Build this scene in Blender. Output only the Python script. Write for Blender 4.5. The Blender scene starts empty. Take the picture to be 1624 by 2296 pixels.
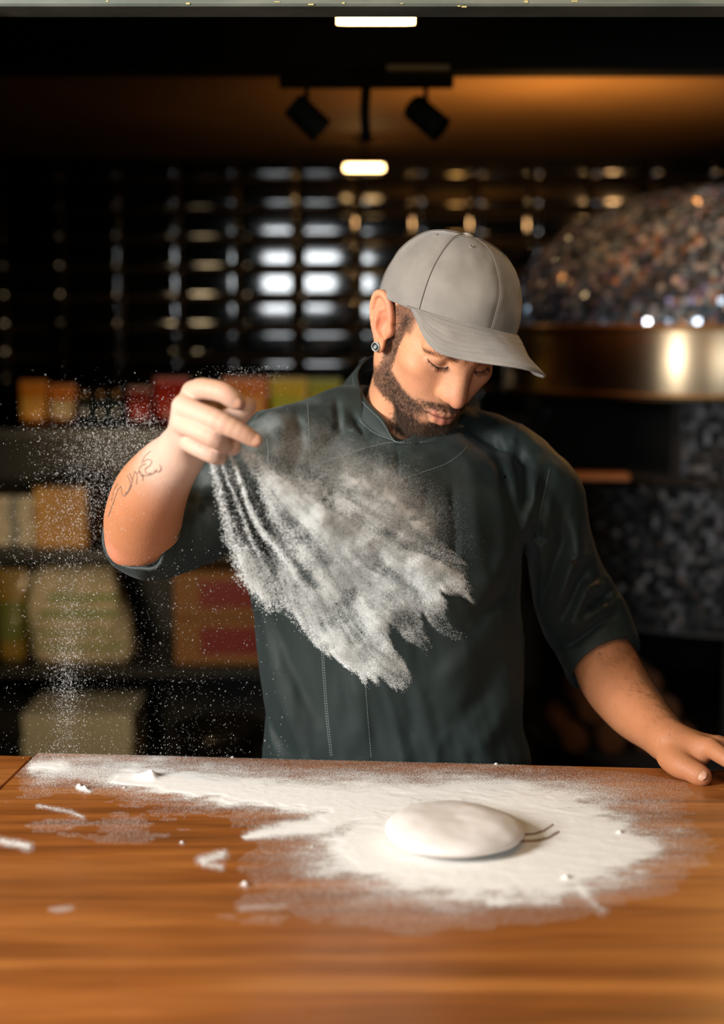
import bpy, math, random
import numpy as np
from mathutils import Vector, Matrix
from mathutils.bvhtree import BVHTree

random.seed(7)
RNG = np.random.default_rng(11)
SC = bpy.context.scene
COL = SC.collection

# ------------------------------------------------------------------ camera
FPX, CX, CY = 3189.0, 812.0, 1148.0            # focal length and centre in pixels of a 1624 x 2296 frame
PITCH = math.atan((1148 - 725) / FPX)
CAM_Z = 1.48
cam_data = bpy.data.cameras.new('camera')
cam = bpy.data.objects.new('camera', cam_data)
COL.objects.link(cam)
SC.camera = cam
cam.location = (0, 0, CAM_Z)
cam.rotation_euler = (math.pi / 2 - PITCH, 0, 0)
cam_data.sensor_fit = 'VERTICAL'
cam_data.sensor_height = 36.0
cam_data.lens = 36.0 * FPX / 2296.0
cam_data.clip_start = 0.05
cam_data.clip_end = 60
cam_data.dof.use_dof = True
cam_data.dof.focus_distance = 1.84
cam_data.dof.aperture_fstop = 1.8

# ------------------------------------------------------------------ world, exposure
w = bpy.data.worlds.new('world')
SC.world = w
w.use_nodes = True
w.node_tree.nodes['Background'].inputs[0].default_value = (0.25, 0.65, 0.6, 1)
w.node_tree.nodes['Background'].inputs[1].default_value = 0.010
SC.view_settings.view_transform = 'Standard'
SC.view_settings.look = 'None'
SC.view_settings.exposure = 0.14
SC.view_settings.gamma = 1.0
SC.view_settings.use_curve_mapping = False
SC.cycles.use_denoising = True
SC.cycles.max_bounces = 8
SC.cycles.diffuse_bounces = 3
SC.cycles.glossy_bounces = 4
SC.cycles.transparent_max_bounces = 12
SC.cycles.sample_clamp_indirect = 4.0


def light(name, kind, loc, target, energy, color, size=0.1, size_y=None, spot=None, blend=0.5):
    d = bpy.data.lights.new(name, kind)
    d.energy = energy
    d.color = color
    if kind == 'AREA':
        d.shape = 'RECTANGLE'
        d.size = size
        d.size_y = size_y or size
    elif kind == 'SPOT':
        d.spot_size = math.radians(spot or 45)
        d.spot_blend = blend
        d.shadow_soft_size = size
    else:
        d.shadow_soft_size = size
    o = bpy.data.objects.new(name, d)
    COL.objects.link(o)
    o.location = loc
    o.rotation_euler = (Vector(target) - Vector(loc)).to_track_quat('-Z', 'Y').to_euler()
    return o


# daylight entering from the street side, left of and behind the photographer
light('daylight_key', 'AREA', (-1.90, 0.35, 1.90), (0.0, 1.85, 1.2), 108, (1.0, 0.965, 0.92), 0.7, 0.8)
light('street_window', 'AREA', (-0.47, -1.6, 1.83), (-0.2, 4.0, 1.4), 24, (0.92, 0.97, 1.0), 0.75, 0.42)
# warm rim lamp behind the cook, then added fill spots without fixtures
light('warm_rim', 'SPOT', (0.95, 3.0, 1.92), (0.35, 1.95, 1.3), 10, (1.0, 0.50, 0.14), 0.05, spot=50)
light('ceiling_fill', 'SPOT', (0.45, 3.30, 1.62), (0.45, 3.45, 2.03), 16, (1.0, 0.50, 0.13), 0.05, spot=150, blend=1.0)  # unseen spot added for the orange glow on the ceiling
light('shelf_fill', 'SPOT', (-0.80, 2.75, 1.00), (-0.68, 4.1, 0.70), 24, (1.0, 0.74, 0.42), 0.1, spot=72, blend=0.8)  # added to brighten the shelf goods, no lamp hangs here

light('oven_fill', 'SPOT', (1.20, 2.75, 1.97), (1.0, 3.6, 1.5), 20, (1.0, 0.55, 0.22), 0.04, spot=80, blend=0.6)  # unseen spot added to light the dome and its glitter

# ------------------------------------------------------------------ helpers
def lin(c):
    return c / 12.92 if c <= 0.04045 else ((c + 0.055) / 1.055) ** 2.4


def srgb(r, g, b):
    return (lin(r / 255), lin(g / 255), lin(b / 255), 1.0)


def at(px, py, y):
    """The point at distance y in front of the photographer that the photo shows at (px, py)."""
    u = (CY - py) / FPX
    dy = math.cos(PITCH) + u * math.sin(PITCH)
    dz = -math.sin(PITCH) + u * math.cos(PITCH)
    return np.array([(px - CX) / FPX / dy * y, y, CAM_Z + dz / dy * y])


def at_z(px, py, z):
    p = at(px, py, 1.0)
    s = (z - CAM_Z) / (p[2] - CAM_Z)
    return np.array([p[0] * s, s, z])


def to_px(P):
    x, y, z = P[..., 0], P[..., 1], P[..., 2] - CAM_Z
    fw = y * math.cos(PITCH) - z * math.sin(PITCH)
    up = y * math.sin(PITCH) + z * math.cos(PITCH)
    return CX + FPX * x / fw, CY - FPX * up / fw


BASE = {}


def thing(name, label, cat, loc=(0, 0, 0), group=None):
    o = bpy.data.objects.new(name, None)
    COL.objects.link(o)
    o.location = loc
    o.empty_display_size = 0.05
    o['label'] = label
    o['category'] = cat
    if group:
        o['group'] = group
    BASE[o.name] = np.array(loc, float)
    return o


def tag(o, label, cat, group=None, kind=None):
    o['label'] = label
    if cat:
        o['category'] = cat
    if group:
        o['group'] = group
    if kind:
        o['kind'] = kind
    return o


def make_mesh(name, V, F, mat=None, smooth=True, colors=None, uv=None):
    V = np.asarray(V, np.float32)
    me = bpy.data.meshes.new(name)
    if isinstance(F, np.ndarray):
        n = F.shape[1]
        me.vertices.add(len(V))
        me.vertices.foreach_set('co', V.ravel())
        me.loops.add(F.size)
        me.loops.foreach_set('vertex_index', F.astype(np.int32).ravel())
        me.polygons.add(len(F))
        me.polygons.foreach_set('loop_start', np.arange(0, F.size, n, dtype=np.int32))
        me.update(calc_edges=True)
    else:
        me.from_pydata([tuple(v) for v in V.tolist()], [], [tuple(f) for f in F])
        me.update()
    me.polygons.foreach_set('use_smooth', np.full(len(me.polygons), smooth))
    if colors is not None:
        for nm, arr in colors.items():
            a = me.color_attributes.new(nm, 'FLOAT_COLOR', 'POINT')
            arr = np.asarray(arr, np.float32)
            if arr.ndim == 1:
                arr = np.repeat(arr[:, None], 3, 1)
            if arr.shape[1] == 3:
                arr = np.c_[arr, np.ones(len(arr), np.float32)]
            a.data.foreach_set('color', arr.astype(np.float32).ravel())
    if uv is not None:
        l = me.uv_layers.new(name='UVMap')
        vi = np.empty(len(me.loops), np.int32)
        me.loops.foreach_get('vertex_index', vi)
        l.data.foreach_set('uv', np.asarray(uv, np.float32)[vi].ravel())
    if mat:
        me.materials.append(mat)
    return me


def part(name, V, F, mat, parent=None, smooth=True, colors=None, uv=None, kind=None, label=None):
    """One mesh object; V in world coordinates; parent a thing or a part."""
    b = np.zeros(3)
    if parent is not None:
        b = BASE[parent.name]
    o = bpy.data.objects.new(name, make_mesh(name, np.asarray(V, float) - b, F, mat, smooth, colors, uv))
    COL.objects.link(o)
    o.parent = parent
    BASE[o.name] = b
    if kind:
        o['kind'] = kind
    if label:
        o['label'] = label
    return o


def merge(*vf):
    V, F, n = [], [], 0
    for v, f in vf:
        V += [tuple(map(float, p)) for p in v]
        F += [tuple(i + n for i in q) for q in f]
        n = len(V)
    return np.array(V), F


def rot_z(V, a, c=(0, 0, 0)):
    c = np.array(c)
    V = np.asarray(V, float) - c
    ca, sa = math.cos(a), math.sin(a)
    return np.c_[V[:, 0] * ca - V[:, 1] * sa, V[:, 0] * sa + V[:, 1] * ca, V[:, 2]] + c


def box(c, s, bevel=0.0, rz=0.0):
    """Box centre c, full size s, chamfered edges."""
    c = np.array(c, float)
    h = np.array(s, float) / 2
    b = min(bevel, h.min() * 0.9)
    if b <= 0:
        V = np.array([[x, y, z] for x in (-1, 1) for y in (-1, 1) for z in (-1, 1)]) * h
        F = [(0, 1, 3, 2), (4, 6, 7, 5), (0, 4, 5, 1), (2, 3, 7, 6), (0, 2, 6, 4), (1, 5, 7, 3)]
    else:
        V, F, idx = [], [], {}
        for sx in (-1, 1):
            for sy in (-1, 1):
                for sz in (-1, 1):
                    for ax in range(3):
                        p = np.array([sx, sy, sz]) * (h - b)
                        p[ax] = (sx, sy, sz)[ax] * h[ax]
                        idx[(sx, sy, sz, ax)] = len(V)
                        V.append(p)
        S = (-1, 1)
        for s_ in S:
            F.append([idx[(s_, a, d, 0)] for a, d in ((-1, -1), (1, -1), (1, 1), (-1, 1))][::s_])
            F.append([idx[(a, s_, d, 1)] for a, d in ((-1, -1), (-1, 1), (1, 1), (1, -1))][::s_])
            F.append([idx[(a, d, s_, 2)] for a, d in ((-1, -1), (1, -1), (1, 1), (-1, 1))][::s_])
        for a in S:
            for d in S:
                F.append([idx[(-1, a, d, 1)], idx[(1, a, d, 1)], idx[(1, a, d, 2)], idx[(-1, a, d, 2)]][::a * d])
                F.append([idx[(a, -1, d, 0)], idx[(a, 1, d, 0)], idx[(a, 1, d, 2)], idx[(a, -1, d, 2)]][::-a * d])
                F.append([idx[(a, d, -1, 0)], idx[(a, d, 1, 0)], idx[(a, d, 1, 1)], idx[(a, d, -1, 1)]][::a * d])
        for a in S:
            for d in S:
                for e in S:
                    F.append([idx[(a, d, e, 0)], idx[(a, d, e, 1)], idx[(a, d, e, 2)]][::a * d * e])
        V = np.array(V)
    if rz:
        V = rot_z(V, rz)
    return V + c, F


def lathe(prof, c=(0, 0, 0), n=24, a0=0.0, a1=2 * math.pi, axis=None):
    """prof: list of (r, z). Revolved about z through c (or about axis)."""
    full = abs(a1 - a0 - 2 * math.pi) < 1e-6
    m = n if full else n + 1
    V, F = [], []
    for r, z in prof:
        for i in range(m):
            a = a0 + (a1 - a0) * i / n
            V.append((r * math.cos(a), r * math.sin(a), z))
    for j in range(len(prof) - 1):
        for i in range(n):
            i2 = (i + 1) % m
            F.append((j * m + i, j * m + i2, (j + 1) * m + i2, (j + 1) * m + i))
    V = np.array(V)
    if axis is not None:
        q = Vector((0, 0, 1)).rotation_difference(Vector(axis)).to_matrix()
        V = V @ np.array(q).T
    return V + np.array(c), F


def catmull(P, n):
    P = np.asarray(P, float)
    Q = np.vstack([2 * P[0] - P[1], P, 2 * P[-1] - P[-2]])
    out = []
    for i in range(1, len(Q) - 2):
        for k in range(n):
            t = k / n
            a, b, c, d = Q[i - 1], Q[i], Q[i + 1], Q[i + 2]
            out.append(0.5 * ((2 * b) + (-a + c) * t + (2 * a - 5 * b + 4 * c - d) * t * t + (-a + 3 * b - 3 * c + d) * t ** 3))
    out.append(P[-1])
    return np.array(out)


def tube(P, r, n=10, cap=True):
    P = np.asarray(P, float)
    r = np.full(len(P), r) if np.isscalar(r) else np.asarray(r)
    T = np.gradient(P, axis=0)
    T /= np.linalg.norm(T, axis=1)[:, None] + 1e-12
    up = np.array([0, 0, 1.0]) if abs(T[0][2]) < 0.9 else np.array([1.0, 0, 0])
    V, F = [], []
    A = np.cross(T[0], up)
    A /= np.linalg.norm(A)
    for i in range(len(P)):
        A = A - T[i] * np.dot(A, T[i])
        A /= np.linalg.norm(A)
        Bv = np.cross(T[i], A)
        for k in range(n):
            a = 2 * math.pi * k / n
            V.append(P[i] + r[i] * (math.cos(a) * A + math.sin(a) * Bv))
    for i in range(len(P) - 1):
        for k in range(n):
            k2 = (k + 1) % n
            F.append((i * n + k, i * n + k2, (i + 1) * n + k2, (i + 1) * n + k))
    if cap:
        F.append(tuple(range(n))[::-1])
        F.append(tuple(range((len(P) - 1) * n, len(P) * n)))
    return np.array(V), F


def grid_mesh(nu, nv, fn):
    V = [fn(i / (nu - 1), j / (nv - 1)) for j in range(nv) for i in range(nu)]
    F = [(j * nu + i, j * nu + i + 1, (j + 1) * nu + i + 1, (j + 1) * nu + i) for j in range(nv - 1) for i in range(nu - 1)]
    return np.array(V), F


# value noise
def _hash(ix, iy, iz, seed):
    h = (ix * 374761393 + iy * 668265263 + iz * 2147483647 + seed * 1274126177) & 0xFFFFFFFF
    h = ((h ^ (h >> 13)) * 1274126177) & 0xFFFFFFFF
    return ((h ^ (h >> 16)) & 0xFFFF) / 65535.0


def vnoise(x, y, z=0.0, seed=0):
    x, y, z = np.broadcast_arrays(np.asarray(x, float), np.asarray(y, float), np.asarray(z, float))
    ix, iy, iz = np.floor(x).astype(np.int64), np.floor(y).astype(np.int64), np.floor(z).astype(np.int64)
    fx, fy, fz = x - ix, y - iy, z - iz
    fx, fy, fz = [t * t * (3 - 2 * t) for t in (fx, fy, fz)]
    r = 0
    for a in (0, 1):
        for b in (0, 1):
            for c in (0, 1):
                wgt = (fx if a else 1 - fx) * (fy if b else 1 - fy) * (fz if c else 1 - fz)
                r = r + wgt * _hash(ix + a, iy + b, iz + c, seed)
    return r


def fbm(x, y, z=0.0, o=4, seed=0):
    s, a, t = 0, 1.0, 0
    for i in range(o):
        s = s + a * vnoise(x * 2 ** i, y * 2 ** i, np.asarray(z) * 2 ** i, seed + i * 17)
        t += a
        a *= 0.5
    return s / t


def sstep(a, b, x):
    t = np.clip((x - a) / (b - a), 0, 1)
    return t * t * (3 - 2 * t)


# ------------------------------------------------------------------ implicit sculpting
class Sculpt:
    """A list of shapes joined smoothly; meshed by sparse surface nets into ONE surface."""

    def __init__(self, reach=.022):
        self.ops = []
        self.reach = reach

    def add(self, fn, lo, hi, k=0.01, sign=1, m=None):
        m = max(k, self.reach) + 0.004 if m is None else m
        self.ops.append((fn, np.asarray(lo) - m, np.asarray(hi) + m, k, sign))

    def cap(self, a, b, ra, rb, k=0.01, sign=1, M=None):
        a, b = np.array(a, float), np.array(b, float)
        if M is not None:
            a, b = M[:3, :3] @ a + M[:3, 3], M[:3, :3] @ b + M[:3, 3]
        ba = b - a
        L = max((ba ** 2).sum(), 1e-12)

        def fn(P):
            q = P - a
            t = np.clip(q @ ba / L, 0, 1)
            return np.sqrt(((q - t[..., None] * ba) ** 2).sum(-1)) - (ra + (rb - ra) * t)
        r = max(ra, rb)
        self.add(fn, np.minimum(a, b) - r, np.maximum(a, b) + r, k, sign)

    def chain(self, P, R, k=0.01, M=None, n=1, sign=1):
        P = np.array(P, float)
        if n > 1:
            Q = catmull(np.c_[P, np.array(R)], n)
            P, R = Q[:, :3], Q[:, 3]
        for i in range(len(P) - 1):
            self.cap(P[i], P[i + 1], R[i], R[i + 1], k if i == 0 else min(k, 0.006), sign, M)

    def ell(self, c, r, k=0.01, sign=1, M=None, rot=None):
        """Ellipsoid; rot a 3x3 applied before M."""
        c, r = np.array(c, float), np.array(r, float)
        Rm = np.eye(3) if rot is None else np.array(rot)
        if M is not None:
            c = M[:3, :3] @ c + M[:3, 3]
            Rm = M[:3, :3] @ Rm
        s = np.linalg.norm(Rm[:, 0])
        Rm = Rm / s
        r = r * s

        def fn(P):
            q = (P - c) @ Rm
            k0 = np.sqrt(((q / r) ** 2).sum(-1))
            k1 = np.sqrt(((q / r ** 2) ** 2).sum(-1)) + 1e-9
            return k0 * (k0 - 1) / k1
        ext = np.sqrt(((Rm * r) ** 2).sum(1))
        self.add(fn, c - ext, c + ext, k, sign)

    def evaluate(self, P, blocks_lo=None, blocks_hi=None):
        """P (n, m, 3) with per-block bounds, or (n,3)."""
        d = np.full(P.shape[:-1], 0.2)
        for fn, lo, hi, k, sign in self.ops:
            if blocks_lo is not None:
                m = ((blocks_lo <= hi) & (blocks_hi >= lo)).all(1)
                if not m.any():
                    continue
            else:
                m = slice(None)
            if sign == 0:
                d[m] = d[m] + fn(P[m])
                continue
            q = fn(P[m])
            e = d[m]
            if sign > 0:
                h = np.clip(k - np.abs(e - q), 0, None) / max(k, 1e-9)
                d[m] = np.minimum(e, q) - h * h * k * 0.25
            else:
                q = -q
                h = np.clip(k - np.abs(e - q), 0, None) / max(k, 1e-9)
                d[m] = np.maximum(e, q) + h * h * k * 0.25
        return d

    def mesh(self, h, B=8):
        adds = [o for o in self.ops if o[4] > 0]
        lo = np.min([o[1] for o in adds], 0) - 2 * h
        hi = np.max([o[2] for o in adds], 0) + 2 * h
        nb = np.ceil((hi - lo) / (B * h)).astype(int) + 1
        g = np.stack(np.meshgrid(*[np.arange(n) for n in nb], indexing='ij'), -1).reshape(-1, 3)
        bl = lo + g * B * h
        c = bl + B * h / 2
        # reject blocks by their centre value
        dc = self.evaluate(c[:, None, :], bl - B * h * 0.6, bl + B * h * 1.6)[:, 0]
        act = np.abs(dc) < B * h * 0.87 + 0.012
        g, bl = g[act], bl[act]
        ar = np.arange(B + 1) * h
        off = np.stack(np.meshgrid(ar, ar, ar, indexing='ij'), -1).reshape(-1, 3)
        D = np.empty((len(g), (B + 1) ** 3), np.float32)
        CH = 600
        for i in range(0, len(g), CH):
            P = bl[i:i + CH, None, :] + off[None]
            D[i:i + CH] = self.evaluate(P, bl[i:i + CH], bl[i:i + CH] + B * h)
        keep = (D.min(1) < 0) & (D.max(1) > 0)
        # neighbours that only touch are needed as well: keep those near the surface
        keep |= np.abs(D).min(1) < h
        g, bl, D = g[keep], bl[keep], D[keep]
        D = D.reshape(-1, B + 1, B + 1, B + 1)
        N = nb * B + 2
        gi = g * B
        corners = [(a, b, c_) for a in (0, 1) for b in (0, 1) for c_ in (0, 1)]

        def sl(a, b, c_):
            return D[:, a:a + B, b:b + B, c_:c_ + B]
        ins = sum((sl(*q) < 0).astype(np.int8) for q in corners)
        cell = (ins > 0) & (ins < 8)
        b_, i_, j_, k_ = np.nonzero(cell)
        acc = np.zeros((len(b_), 3))
        cnt = np.zeros(len(b_))
        vals = {q: D[b_, i_ + q[0], j_ + q[1], k_ + q[2]] for q in corners}
        for q in corners:
            for ax in range(3):
                if q[ax] == 0:
                    r = list(q)
                    r[ax] = 1
                    v0, v1 = vals[q], vals[tuple(r)]
                    m = (v0 < 0) != (v1 < 0)
                    t = np.where(m, v0 / np.where(m, v0 - v1, 1), 0)
                    p = np.tile(np.array(q, float), (len(b_), 1))
                    p[:, ax] = t
                    acc += p * m[:, None]
                    cnt += m
        acc /= cnt[:, None]
        gc = gi[b_] + np.c_[i_, j_, k_]
        V = lo + (gc + acc) * h
        ids = (gc[:, 0] * N[1] + gc[:, 1]) * N[2] + gc[:, 2]
        order = np.argsort(ids)
        sid = ids[order]
        F = []
        for ax in range(3):
            e1 = [0, 0, 0]
            e1[ax] = 1
            v0, v1 = sl(0, 0, 0), sl(*e1)
            m = (v0 < 0) != (v1 < 0)
            eb, ei, ej, ek = np.nonzero(m)
            flip = v0[m] < 0
            ge = gi[eb] + np.c_[ei, ej, ek]
            a1, a2 = (ax + 1) % 3, (ax + 2) % 3
            q = []
            ok = np.ones(len(ge), bool)
            for s1, s2 in ((-1, -1), (0, -1), (0, 0), (-1, 0)):
                c_ = ge.copy()
                c_[:, a1] += s1
                c_[:, a2] += s2
                cid = (c_[:, 0] * N[1] + c_[:, 1]) * N[2] + c_[:, 2]
                p = np.clip(np.searchsorted(sid, cid), 0, len(sid) - 1)
                ok &= sid[p] == cid
                q.append(order[p])
            q = np.stack(q, 1)
            q[~flip] = q[~flip][:, ::-1]
            F.append(q[ok])
        return V, np.vstack(F)


# ------------------------------------------------------------------ materials
MATS = {}


def mat(name, color, rough=0.6, metal=0.0, noise=None, bump=0.0, bscale=200, emit=None, estr=0.0,
        sheen=0.0, sss=0.0, coat=0.0, alpha=None, spec=0.5, trans=0.0):
    """noise = (scale xyz, colour2, low, high): a second colour through noise in object space."""
    if name in MATS:
        return MATS[name]
    m = bpy.data.materials.new(name)
    m.use_nodes = True
    nt = m.node_tree
    b = nt.nodes['Principled BSDF']
    b.inputs['Base Color'].default_value = color
    b.inputs['Roughness'].default_value = rough
    b.inputs['Metallic'].default_value = metal
    b.inputs['Specular IOR Level'].default_value = spec
    b.inputs['Sheen Weight'].default_value = sheen
    b.inputs['Coat Weight'].default_value = coat
    b.inputs['Coat Roughness'].default_value = 0.08
    b.inputs['Transmission Weight'].default_value = trans
    if sss:
        b.inputs['Subsurface Weight'].default_value = sss
        b.inputs['Subsurface Radius'].default_value = (1.0, 0.35, 0.18)
        b.inputs['Subsurface Scale'].default_value = 0.008
    if emit:
        b.inputs['Emission Color'].default_value = emit
        b.inputs['Emission Strength'].default_value = estr
    tc = None
    if noise or bump:
        tc = nt.nodes.new('ShaderNodeTexCoord')
    if noise:
        sc, c2, lo, hi = noise
        mp = nt.nodes.new('ShaderNodeMapping')
        mp.inputs['Scale'].default_value = sc
        nt.links.new(tc.outputs['Object'], mp.inputs[0])
        n = nt.nodes.new('ShaderNodeTexNoise')
        n.inputs['Scale'].default_value = 1.0
        n.inputs['Detail'].default_value = 6
        nt.links.new(mp.outputs[0], n.inputs['Vector'])
        r = nt.nodes.new('ShaderNodeValToRGB')
        r.color_ramp.elements[0].position = lo
        r.color_ramp.elements[1].position = hi
        r.color_ramp.elements[0].color = color
        r.color_ramp.elements[1].color = c2
        nt.links.new(n.outputs['Fac'], r.inputs[0])
        nt.links.new(r.outputs[0], b.inputs['Base Color'])
    if bump:
        n = nt.nodes.new('ShaderNodeTexNoise')
        n.inputs['Scale'].default_value = bscale
        n.inputs['Detail'].default_value = 3
        nt.links.new(tc.outputs['Object'], n.inputs['Vector'])
        bp = nt.nodes.new('ShaderNodeBump')
        bp.inputs['Strength'].default_value = bump
        bp.inputs['Distance'].default_value = 0.001
        nt.links.new(n.outputs['Fac'], bp.inputs['Height'])
        nt.links.new(bp.outputs[0], b.inputs['Normal'])
    MATS[name] = m
    return m


def vcol_mat(name, attr='col', rough=0.5, **kw):
    m = mat(name, (1, 1, 1, 1), rough, **kw)
    nt = m.node_tree
    a = nt.nodes.new('ShaderNodeVertexColor')
    a.layer_name = attr
    nt.links.new(a.outputs[0], nt.nodes['Principled BSDF'].inputs['Base Color'])
    return m
# ================================================================== the setting
black_paint = mat('black_paint', (.005, .007, .007, 1), .7, spec=.15)


def structure(name, V, F, m, **kw):
    o = part(name, V, F, m, None, smooth=False, **kw)
    o['kind'] = 'structure'
    return o


V, F = box((0, 3.0, -.02), (5.4, 4.6, .04))
structure('floor', V, F, mat('floor_concrete', (.03, .028, .026, 1), .7))
V, F = box((0, 3.98, 2.06), (5.4, 2.04, .06))
structure('ceiling', V, F, mat('ceiling_board', (.30, .17, .075, 1), .75, noise=((3, 2, 3), (.22, .12, .05, 1), .35, .7)))
V, F = box((0, 2.41, 2.34), (5.4, 1.10, .05))
structure('ceiling', V, F, black_paint)
V, F = box((0, 2.96, 2.155), (5.4, .10, .35), .004)
structure('beam', V, F, black_paint)
for sx in (-1, 1):
    V, F = box((sx * 2.66, 3.3, 1.2), (.08, 3.4, 2.4))
    structure('wall_left' if sx < 0 else 'wall_right', V, F, mat('dark_wall', (.012, .014, .014, 1), .7))
# street-side wall with the serving hatch the photo is taken through
V, F = box((-1.575, 1.93, 1.2), (2.09, .08, 2.4))  # unseen; inner edge set to keep light off the left tiles
structure('wall_front', V, F, mat('dark_wall', (0, 0, 0, 1)))
V, F = box((1.82, 1.93, 1.2), (1.60, .08, 2.4))
structure('wall_front', V, F, mat('dark_wall', (0, 0, 0, 1)))
V, F = box((.12, 1.935, 2.10), (1.8, .07, .43), .003)
beam_m = mat('lintel_paint', (.085, .105, .09, 1), .65, noise=((9, 9, 60), (.14, .16, .135, 1), .35, .65), bump=.5, bscale=60)
structure('lintel', V, F, beam_m)
chips = []
for px in (623, 770, 905, 1030, 1040, 1285, 1183, 700, 240, 420):
    c = at(px + random.uniform(-4, 4), random.uniform(2, 16), 1.8995)
    chips.append(box(c, (random.uniform(.003, .009), .001, random.uniform(.001, .003))))
V, F = merge(*chips)
part('paint_chips', V, F, mat('yellow_chip', (.45, .40, .16, 1), .7), bpy.data.objects['lintel'], smooth=False, kind='stuff')

# --- tiled back wall
GX0, GZ0, TW, TH = -0.2164, at(812, 603, 4.9)[2], .1991, .0995
V, F = box((0, 4.965, 1.2), (5.4, .10, 2.4))
wall_back = structure('wall_back', V, F, mat('dark_wall', (0, 0, 0, 1)))
V, F = box((GX0 + TW, 4.910, GZ0 - TH * .5), (TW * 14, .010, TH * 9))
part('grout_bed', V, F, mat('grout', (.20, .115, .05, 1), .8), wall_back, smooth=False)


def tile_mesh():
    w_, h_, g, t = TW / 2 - .0016, TH / 2 - .0016, .0030, .0050
    us = [-w_, -w_ + g * .12, -w_ + g * .45, -w_ + g, -w_ * .72, -w_ * .48, -w_ * .24, 0, w_ * .24, w_ * .48, w_ * .72, w_ - g, w_ - g * .45, w_ - g * .12, w_]
    vs = [-h_, -h_ + g * .12, -h_ + g * .45, -h_ + g, -h_ * .5, 0, h_ * .5, h_ - g, h_ - g * .45, h_ - g * .12, h_]
    prof = {0: 0.0, 1: .35, 2: .78, 3: .97, 4: 1.0}

    nu_, nv_ = len(us), len(vs)

    def lv(i, n):
        return prof.get(min(i, n - 1 - i), 1.0)
    V = []
    for j in range(nv_):
        for i in range(nu_):
            dome = .0010 * (1 - (us[i] / w_) ** 2) + .00030 * (1 - (vs[j] / h_) ** 2)
            V.append((us[i], -(t * min(lv(i, nu_), lv(j, nv_)) + dome), vs[j]))
    F = [(j * nu_ + i, j * nu_ + i + 1, (j + 1) * nu_ + i + 1, (j + 1) * nu_ + i) for j in range(nv_ - 1) for i in range(nu_ - 1)]
    return V, F


tile_glaze = mat('black_glaze', (.004, .006, .006, 1), .06, coat=.6, spec=.75)
V, F = tile_mesh()
tme = make_mesh('tile', V, F, tile_glaze)
for r in range(-5, 4):
    for c in range(-6, 8):
        o = bpy.data.objects.new('tile', tme)
        COL.objects.link(o)
        o.parent = wall_back
        o.location = (GX0 + (c + .5) * TW, 4.903, GZ0 + (r + .5) * TH)
        o.rotation_euler = (random.gauss(0, .004), random.gauss(0, .002), random.gauss(0, .004))

# --- pendant light tubes
warm_emit = mat('lamp_glow', (1, 1, 1, 1), .5, emit=(1.0, .60, .24, 1), estr=16)


def tube_lamp(px, py, y, wpx, label, ztop):
    c = at(px, py, y)
    w_ = wpx / FPX * y
    t = thing('pendant_light', label, 'lamp', (c[0], c[1], c[2]), group=None)
    P = [c + np.array([dx, 0, 0]) for dx in np.linspace(-w_ / 2, w_ / 2, 9)]
    V, F = tube(P, [.0078] + [.0085] * 7 + [.0078], 14)
    part('light_tube', V, F, warm_emit, t)
    V, F = box(c + np.array([0, 0, .016]), (w_ + .004, .020, .014), .002)
    hs = part('housing', V, F, black_paint, t, smooth=False)
    V, F = tube([c + np.array([0, 0, .02]), np.array([c[0], c[1], ztop])], .005, 8)
    part('rod', V, F, black_paint, t)
    V, F = lathe([(.0001, 0), (.03, 0), (.03, -.012), (.0001, -.012)], (c[0], c[1], ztop), 16)
    part('ceiling_plate', V, F, black_paint, t)


tube_lamp(843, 44, 2.52, 168, 'short glowing tube lamp just under the painted beam', 2.315)
tube_lamp(817, 376, 4.30, 84, 'short glowing tube lamp hanging in front of the black wall tiles', 2.03)

# --- track light with two dark spotlights
c = at(822, 184, 2.96)
tl = thing('track_light', 'black ceiling rail with two unlit spotlights and a hanging cable', 'lamp', tuple(c))
V, F = box(c, (.352, .022, .024), .003)
part('rail', V, F, black_paint, tl, smooth=False)
V, F = box(c + np.array([0, 0, .022]), (.075, .05, .030), .004)
part('mount_box', V, F, black_paint, tl, smooth=False)
for px0, py0, dx in ((688, 262, .30), (955, 262, .40)):
    p = at(px0, py0, 2.96)
    V, F = tube([np.array([p[0], c[1], c[2]]), p + np.array([0, 0, .02])], .005, 8)
    arm = part('stem', V, F, black_paint, tl)
    ax = np.array([.62, -.25, -.55]) if dx > .35 else np.array([.55, .1, -.50])
    ax /= np.linalg.norm(ax)
    V, F = lathe([(.0001, -.040), (.022, -.040), (.0275, -.034), (.0275, .040), (.0285, .042), (.0245, .043), (.022, .020), (.0001, .018)], p, 24, axis=ax)
    sp = part('spotlight', V, F, black_paint, tl)
    V, F = lathe([(.0001, .022), (.020, .021), (.021, .019)], p, 16, axis=ax)
    part('lens', V, F, mat('dark_lens', (.02, .02, .02, 1), .1), sp)
V, F = tube([c, at(818, 250, 2.96), at(822, 318, 2.97)], .0105, 10)
part('cable', V, F, black_paint, tl)
c = at(938, 152, 2.905)
V, F = box(c, (.125, .012, .012), .002)
tag(part('conduit', V, F, mat('grey_conduit', (.20, .20, .16, 1), .6), None, smooth=False), 'short pale grey conduit along the underside of the dark ceiling beam', 'conduit')

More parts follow.
